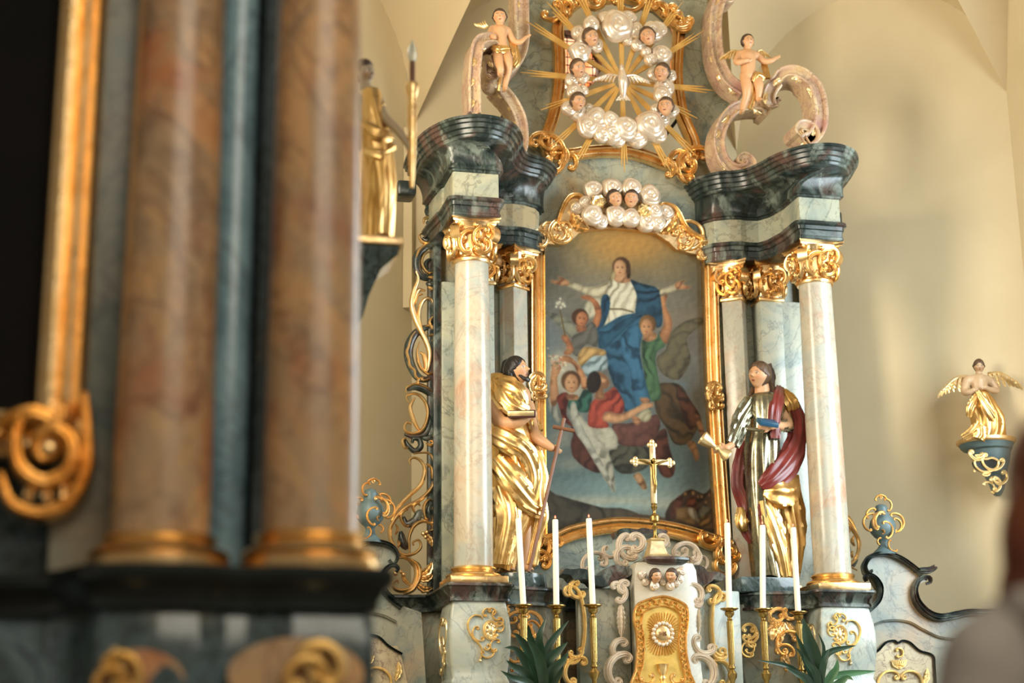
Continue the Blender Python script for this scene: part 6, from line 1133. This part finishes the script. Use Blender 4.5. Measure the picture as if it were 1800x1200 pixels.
# ================================================================== POTTED PLANTS
MT['leaf'] = plain('glossy_leaf', '274230', '1a3224', .35, 6., .05, 20)
MT['leaf2'] = plain('light_leaf', '4f7a52', '3c6644', .4, 6., .05, 20)
MT['pot'] = plain('terracotta', '8a5a40', '7a4c36', .7, 6.)
def blade(P, w, fold=.25, twist=0.):
    P = np.array(P, float); n = 14; Q = spl(P, n); t = np.gradient(Q, axis=0); t /= np.linalg.norm(t, axis=1)[:, None]; vw = CAM-Q; vw /= np.linalg.norm(vw, axis=1)[:, None]
    S = np.cross(t, vw); S /= np.linalg.norm(S, axis=1)[:, None]; N = np.cross(S, t); S = S*math.cos(twist)+N*math.sin(twist); N = np.cross(S, t); s = np.linspace(0, 1, n); W = w*np.sin(PI*np.clip(s*.93+.07, 0, 1))**.75; W[-1] = .0006; G = []
    for e in (1, -1):
        G.append(np.stack([Q-S*W[:, None]+N*(fold*W)[:, None], Q-S*(W*.5)[:, None]+N*(fold*.35*W)[:, None], Q, Q+S*(W*.5)[:, None]+N*(fold*.35*W)[:, None], Q+S*W[:, None]+N*(fold*W)[:, None]], 1)+(N*(.0012*e))[:, None])
    A = grid(G[0]); B = grid(G[1], flip=True); return merge(A, B)
def plant(label, root, leaves, Y):
    b = at(*root, Y); T = thing('potted_plant', label, 'plant', (b[0], b[1], 1.78), 'potted plants on the altar')
    mesh('pot', lathe([(.001, 1.78), (.06, 1.78), (.075, 1.82), (.08, 1.825), (.08, 1.835), (.07, 1.835), (.065, 1.825), (.001, 1.82)], (b[0], b[1], 0), 24), MT['pot'], T)
    for L in leaves:
        pts, w, m = L[0], L[1], (L[2] if len(L) > 2 else 'leaf'); P = [np.array([b[0], b[1], 1.82])]+[at(p[0], p[1], Y+(p[2] if len(p) > 2 else 0)) for p in pts]
        mesh('leaf', blade(P, w*.0025, .3, L[3] if len(L) > 3 else 0.), MT[m], T, sharp=80)
plant('dark green leafy potted plant in front of the left candlesticks', (952, 1215), [
    ([(945, 1170), (930, 1110, -.03), (929, 1098, -.05)], 10), ([(925, 1165, -.03), (905, 1140, -.05), (887, 1138, -.06)], 10), ([(935, 1155, -.04), (912, 1120, -.06), (902, 1112, -.07)], 12), ([(960, 1150, -.02), (975, 1120, -.03), (1000, 1090, -.04)], 9), ([(962, 1165, -.04), (980, 1145, -.06), (998, 1128, -.07)], 12),
    ([(950, 1150, -.05), (948, 1120, -.08), (960, 1085, -.08)], 10), ([(970, 1180, -.05), (990, 1160, -.08), (1000, 1145, -.09)], 11), ([(925, 1185, -.05), (905, 1172, -.08), (890, 1160, -.09)], 11), ([(955, 1190, -.06), (945, 1150, -.1), (925, 1120, -.11)], 12), ([(975, 1195, -.04), (985, 1180, -.06), (990, 1170, -.07)], 9), ([(930, 1200, -.06), (900, 1190, -.1), (880, 1178, -.1)], 8)], -.86)
plant('broad leaved green potted plant in front of the right pedestal', (1440, 1215), [
    ([(1432, 1160), (1420, 1120), (1412, 1086)], 17, 'leaf'), ([(1448, 1165, -.03), (1460, 1145, -.05), (1505, 1134, -.08)], 8, 'leaf'), ([(1425, 1180, -.03), (1410, 1150, -.05), (1398, 1138, -.06)], 8), ([(1435, 1185, -.05), (1420, 1165, -.08), (1412, 1150, -.08)], 9), ([(1455, 1195, -.04), (1480, 1185, -.06), (1540, 1179, -.09)], 8, 'leaf2'), ([(1410, 1190, -.03), (1385, 1170, -.05), (1332, 1160, -.07)], 5),
    ([(1445, 1180, -.06), (1450, 1160, -.08), (1458, 1140, -.08)], 8), ([(1460, 1190, -.05), (1470, 1175, -.07), (1472, 1158, -.08)], 10, 'leaf2'), ([(1420, 1195, -.05), (1405, 1185, -.08), (1380, 1172, -.09)], 9), ([(1448, 1150, .0), (1446, 1130, .0), (1438, 1112, .0)], 5), ([(1415, 1150, -.01), (1404, 1125, -.02), (1398, 1110, -.02)], 7), ([(1475, 1200, -.05), (1490, 1190, -.08), (1500, 1195, -.1)], 9, 'leaf2')], -.86)

# ================================================================== NEAR SIDE ALTAR (out of focus)
YN = -6.1
SA = thing('side_altarpiece', 'out of focus side altar with ochre marbled columns filling the left foreground', 'altar', (-3.3, -5.9, 0))
sa = lambda n, G, m, **k: mesh(n, G, MT[m], SA, **k)
MT['canvas_dark'] = plain('dark_old_painting', '14110f', '0c0b0a', .85, 3., spec=.15)
zl = at(300, 1012, YN)[2]                                   # top of the ledge
for (xb, yb_) in ((281, 945), (545, 940)):
    c = at(xb, yb_, YN); zb_ = c[2]
    col_ = sa('column', lathe([(.109, zb_-.03), (.109, zb_+.25), (.1055, zb_+.8), (.099, zb_+1.5), (.094, zb_+2.2), (.092, zb_+2.6)], (c[0], YN, 0), 48), 'brown', sharp=60)
    h = zb_-zl+.004; mesh('column_base', base((c[0], YN, zl), .108, h, False), MT['gold'], col_); mesh('base_plinth', lathe([(.001, zl-.002), (.155, zl-.002), (.158, zl+.004), (.158, zl+h*.3), (.15, zl+h*.34), (.001, zl+h*.34)], (c[0], YN, 0), 40), MT['gold'], col_)
x1, x2 = at(281, 945, YN)[0], at(545, 940, YN)[0]
xm = at(393, 900, YN+.13)[0]
sa('half_column', lathe([(.05, zl-.02), (.049, zl+1.2), (.045, zl+2.8)], (xm, YN+.13, 0), 32), 'bluesheen', sharp=60)  # window reflection is put in as the pale blue colour of this piece
sa('shaded_strip', box(((xm+x2)/2+.04, YN+.16, zl+1.3), (.14, .10, 2.8), 0, .012), 'slate')  # unlit side next to the reflection, added as a dark slate strip
xr = x2+.085
sa('back_panel', box(((xr-5.2)/2, YN+.36, 2.2), (xr+5.2, .14, 4.4), 0, .01), 'slate')
xg = at(205, 600, YN+.24)[0]
sa('panel_strip', box((xg-.03, YN+.22, zl+1.3), (.20, .14, 2.8), 0, .012), 'greyd')
# ledge with a wavy plan
pl = [(x2+.16, YN+.30), (x2+.165, YN+.05), (x2+.165, YN-.15), (x2+.12, YN-.19), (x2-.05, YN-.20), ((x1+x2)/2, YN-.17), (x1+.1, YN-.20), (x1-.02, YN-.205), (x1-.15, YN-.17), (x1-.22, YN-.05), (x1-.30, YN+.0), (x1-.5, YN+.03), (x1-.8, YN+.0), (x1-1.5, YN)]
pl2 = spl(np.array(pl), 110)
def offn(P, d):
    t = np.gradient(P, axis=0); t /= np.linalg.norm(t, axis=1)[:, None]+1e-9; return P+np.stack([-t[:, 1], t[:, 0]], -1)*d*LS
LS = 1. if True else -1.
tst = offn(pl2, .05); LS = 1. if tst[40, 1] < pl2[40, 1] else -1.
lay_ = np.array([np.concatenate([offn(pl2, d), np.full((110, 1), zl+z)], 1) for d, z in ((-.03, 0), (0, 0), (.008, -.012), (.004, -.03), (-.015, -.045), (-.03, -.07), (-.03, -.085), (-.06, -.09), (-.09, -.095))])
sa('ledge', fix(merge(grid(lay_), lid(np.vstack([pl2, [(x1-1.5, YN+.3)]]), zl+.001))), 'black', sharp=32)
ins = offn(pl2, -.055)
sa('pedestal', fix(grid(np.array([np.concatenate([offn(pl2, d), np.full((110, 1), z)], 1) for d, z in ((-.06, zl-.085), (-.045, zl-.15), (-.04, zl-.25), (-.05, zl-.4), (-.07, zl-.5), (-.07, 0))]))), 'slate', sharp=40)
ov = lambda cx, cy, rx, ry, Y: np.array([at(cx+rx*math.cos(a), cy+ry*math.sin(a), Y) for a in np.linspace(0, 2*PI, 40, endpoint=False)])
yf_ = YN-.165
for cx_, cy_, rx_, ry_ in ((520, 1185, 120, 65), (245, 1195, 80, 55)):
    pn = sa('oval_panel', fix(prism(ov(cx_, cy_, rx_, ry_, yf_), .03)), 'brown', sharp=30)
mesh('panel_rim', merge(), MT['gold'], SA) if False else None
for a in ((545, 1130, 1.), (200, 1145, .8)):
    x_, y_, k_ = a; sa('gilded_relief', merge(cs((x_-10*k_, y_+10), (x_+50*k_, y_+60), .4, 12*k_, yf_-.02, .3, depth=.03), leaf((x_, y_+80), (x_+2, y_), .1, 16*k_, yf_-.02, 3), cs((x_-40*k_, y_+70), (x_+20*k_, y_+40), .4, 10*k_, yf_-.02, .3, depth=.03), sph(at(x_+2, y_, yf_-.02), .012)), 'goldp', sharp=60)
# framed dark painting of the side altar
YF = YN+.16
FP = thing('framed_painting', 'dark old painting in thick gilded frame at the far left edge, out of focus', 'painting', tuple(at(20, 850, YF)))
fb = at(60, 745, YF); xb0 = at(158, 0, YF)[0]; hwf = 42*np.linalg.norm(at(130, 400, YF)-CAM)/FPX*.98
zt = fb[2]+2.2
xc_ = at(108, 690, YF)[0]
FRP2 = [(-1, -.2), (-1, .3), (-.9, .6), (-.7, .75), (-.5, .6), (-.4, .3), (-.1, .25), (.1, .5), (.25, .95), (.5, 1.05), (.7, .9), (.78, .5), (.9, .45), (1, .2), (1, -.2)]
def bar3(P): return fix(sweep(np.array(P), hwf, FRP2, nrm=(0, -1., 0), rad2=np.full(len(P), .06)))
mesh('frame_bar', bar3([(xc_, YF, zt), (xc_, YF, (zt+fb[2])/2), (xc_, YF, fb[2]-.02)]), MT['gold'], FP, sharp=30)
mesh('frame_rail', bar3([(xc_, YF, fb[2]-.03), (xc_-.4, YF, fb[2]-.03), (xc_-1.0, YF, fb[2]-.03)]), MT['gold'], FP, sharp=30)
mesh('canvas', box((xc_-.6, YF+.03, (zt+fb[2])/2), (1.2, .02, zt-fb[2]), 0), MT['canvas_dark'], FP)
mesh('corner_scroll', merge(ornp(spl([(148, 690), (152, 760), (150, 830), (120, 885), (70, 905), (20, 885), (0, 830)], 50), 16, YF-.05, .05), ornp(spl([(60, 720), (30, 760), (35, 820), (75, 850), (120, 830), (125, 780), (95, 755), (65, 775), (70, 805), (92, 805)], 70), 17, YF-.06, .05), ornp(spl([(110, 700), (100, 740), (60, 730), (20, 740), (-20, 760)], 30), 18, YF-.05, .05), *[leaf((60+30*k, 850), (50+35*k, 885), .1, 12, YF-.07, 3) for k in range(3)], sph(at(85, 790, YF-.07), .03), leaf((120, 800), (148, 720), .1, 14, YF-.06, 3)), MT['gold'], FP, sharp=60)

# ================================================================== PERSON IN THE FOREGROUND
SD = 2.4
def pp(x, y, d=0.): return CAM+ray(x, y)*(SD+d)
uu = SD/FPX
PR = thing('person', 'person in grey top with reddish brown hair, blurred at the right edge', 'person', (pp(1900, 1200)[0], pp(1900, 1200)[1], 0))
MT['shirt'] = plain('grey_fabric', 'aaa29a', '9c948c', .9, 6., .15, 60)
MT['hairp'] = plain('reddish_brown_hair', '7a3c20', '5c2a16', .5, 14., .3, 30)
ct = pp(1905, 1130); dx_ = _r0; fwd = np.array([_f[0], _f[1], 0]); fwd /= np.linalg.norm(fwd)
hC = pp(1885, 862); hR = np.stack([_r0, fwd, np.array([0, 0, 1.])], 1)     # facing into the picture, away from the viewer
Rp = np.array(Matrix.Rotation(PI-AZ, 3, 'Z')); neck = hC+np.array([0, 0, -.13]); sh = neck+np.array([0, 0, -.065])
L_, R_ = sh-_r0*.135+np.array([0, 0, -.045]), sh+_r0*.135+np.array([0, 0, -.045]); hip = sh+np.array([0, 0, -.55]); g0 = hip[2]
lg = lambda s_: [hip+_r0*.09*s_, hip+_r0*.10*s_+np.array([0, 0, -.40*g0/.9]), np.array([*(hip+_r0*.10*s_)[:2], .06])]
prs = [sweep(spl([neck+(0, 0, .06), neck, sh], 6), [.055, .055, .056, .06, .065, .07], CIRC)]
for s_, A_ in ((-1, L_), (1, R_)):
    el = A_+_r0*.05*s_+np.array([0, 0, -.28]); wr_ = el+fwd*.12+np.array([0, 0, -.20]); prs += [sweep(spl([A_, el, wr_], 12), np.linspace(.05, .028, 12), CIRC), sph(wr_+fwd*.02+(0, 0, -.05), (.04, .025, .055))]
    for k in range(4): prs.append(sweep([wr_+fwd*(.0+.018*(k-1.5))+(0, 0, -.07), wr_+fwd*(.01+.018*(k-1.5))+(0, 0, -.115), wr_+fwd*(.02+.018*(k-1.5))+(0, 0, -.14+.006*abs(k-1.5))], [.009, .008, .006], CIRC8))
    prs.append(sweep([wr_+fwd*.03+(0, 0, -.03), wr_+fwd*.06+(0, 0, -.06), wr_+fwd*.065+(0, 0, -.085)], [.010, .009, .006], CIRC8)); q_ = lg(s_); prs += [sweep(spl(q_, 14), np.interp(np.linspace(0, 1, 14), [0, .5, .7, 1], [.085, .058, .055, .038]), CIRC), sweep(spl([q_[2]-fwd*.06+(0, 0, -.02), q_[2]+fwd*.07+(0, 0, -.02), q_[2]+fwd*.16+(0, 0, -.035)], 8), np.linspace(.045, .025, 8), CIRC)]
prs.append(sweep(spl([sh+(0, 0, -.02), (sh+hip)/2, hip], 10), [.10, .13, .14, .13, .12, .115, .12, .13, .135, .12], CIRC))
skin_mesh('body', prs, [(hC, .225, Rp, .2)], .012, PR)
mesh('shirt', blob([sweep(spl([sh+(0, 0, .035), sh+(0, 0, -.03), (sh+hip)/2, hip+(0, 0, -.05)], 14), np.array([.075, .10, .13, .15, .155, .155, .15, .148, .146, .145, .146, .15, .15, .145]), CIRC), sweep(spl([sh+_r0*.02+(0, 0, -.0), L_, L_-_r0*.05+(0, 0, -.28)], 10), np.linspace(.072, .062, 10), CIRC), sweep(spl([sh-_r0*.02+(0, 0, -.0), R_, R_+_r0*.05+(0, 0, -.28)], 10), np.linspace(.072, .062, 10), CIRC), sph(L_, .072), sph(R_, .072)], .014, 3), MT['shirt'], PR, sharp=80)
mesh('hood', sweep(spl([sh-_r0*.10+fwd*-.02+(0, 0, .03), sh-fwd*.10+(0, 0, .0), sh+_r0*.10-fwd*.02+(0, 0, .03)], 20), np.linspace(.035, .035, 20)*(1+.5*np.sin(np.linspace(0, PI, 20))), CIRC), MT['shirt'], PR, sharp=80)
mesh('trousers', blob([sweep(spl(lg(s_), 14), np.interp(np.linspace(0, 1, 14), [0, .5, 1], [.105, .08, .065]), CIRC) for s_ in (-1, 1)]+[sph(hip, (.15, .13, .12))], .016, 2), plain('dark_trousers', '2a2a2e', '202024', .9, 6.), PR, sharp=80)
mesh('hair', blob([sph(pp(1890, 852), (.092, .115, .125), 12, 16), sph(pp(1878, 965, -.03), (.098, .08, .13), 12, 16), sph(pp(1868, 1045, -.04), (.095, .07, .085), 12, 16)], .01, 2), MT['hairp'], PR, sharp=80)
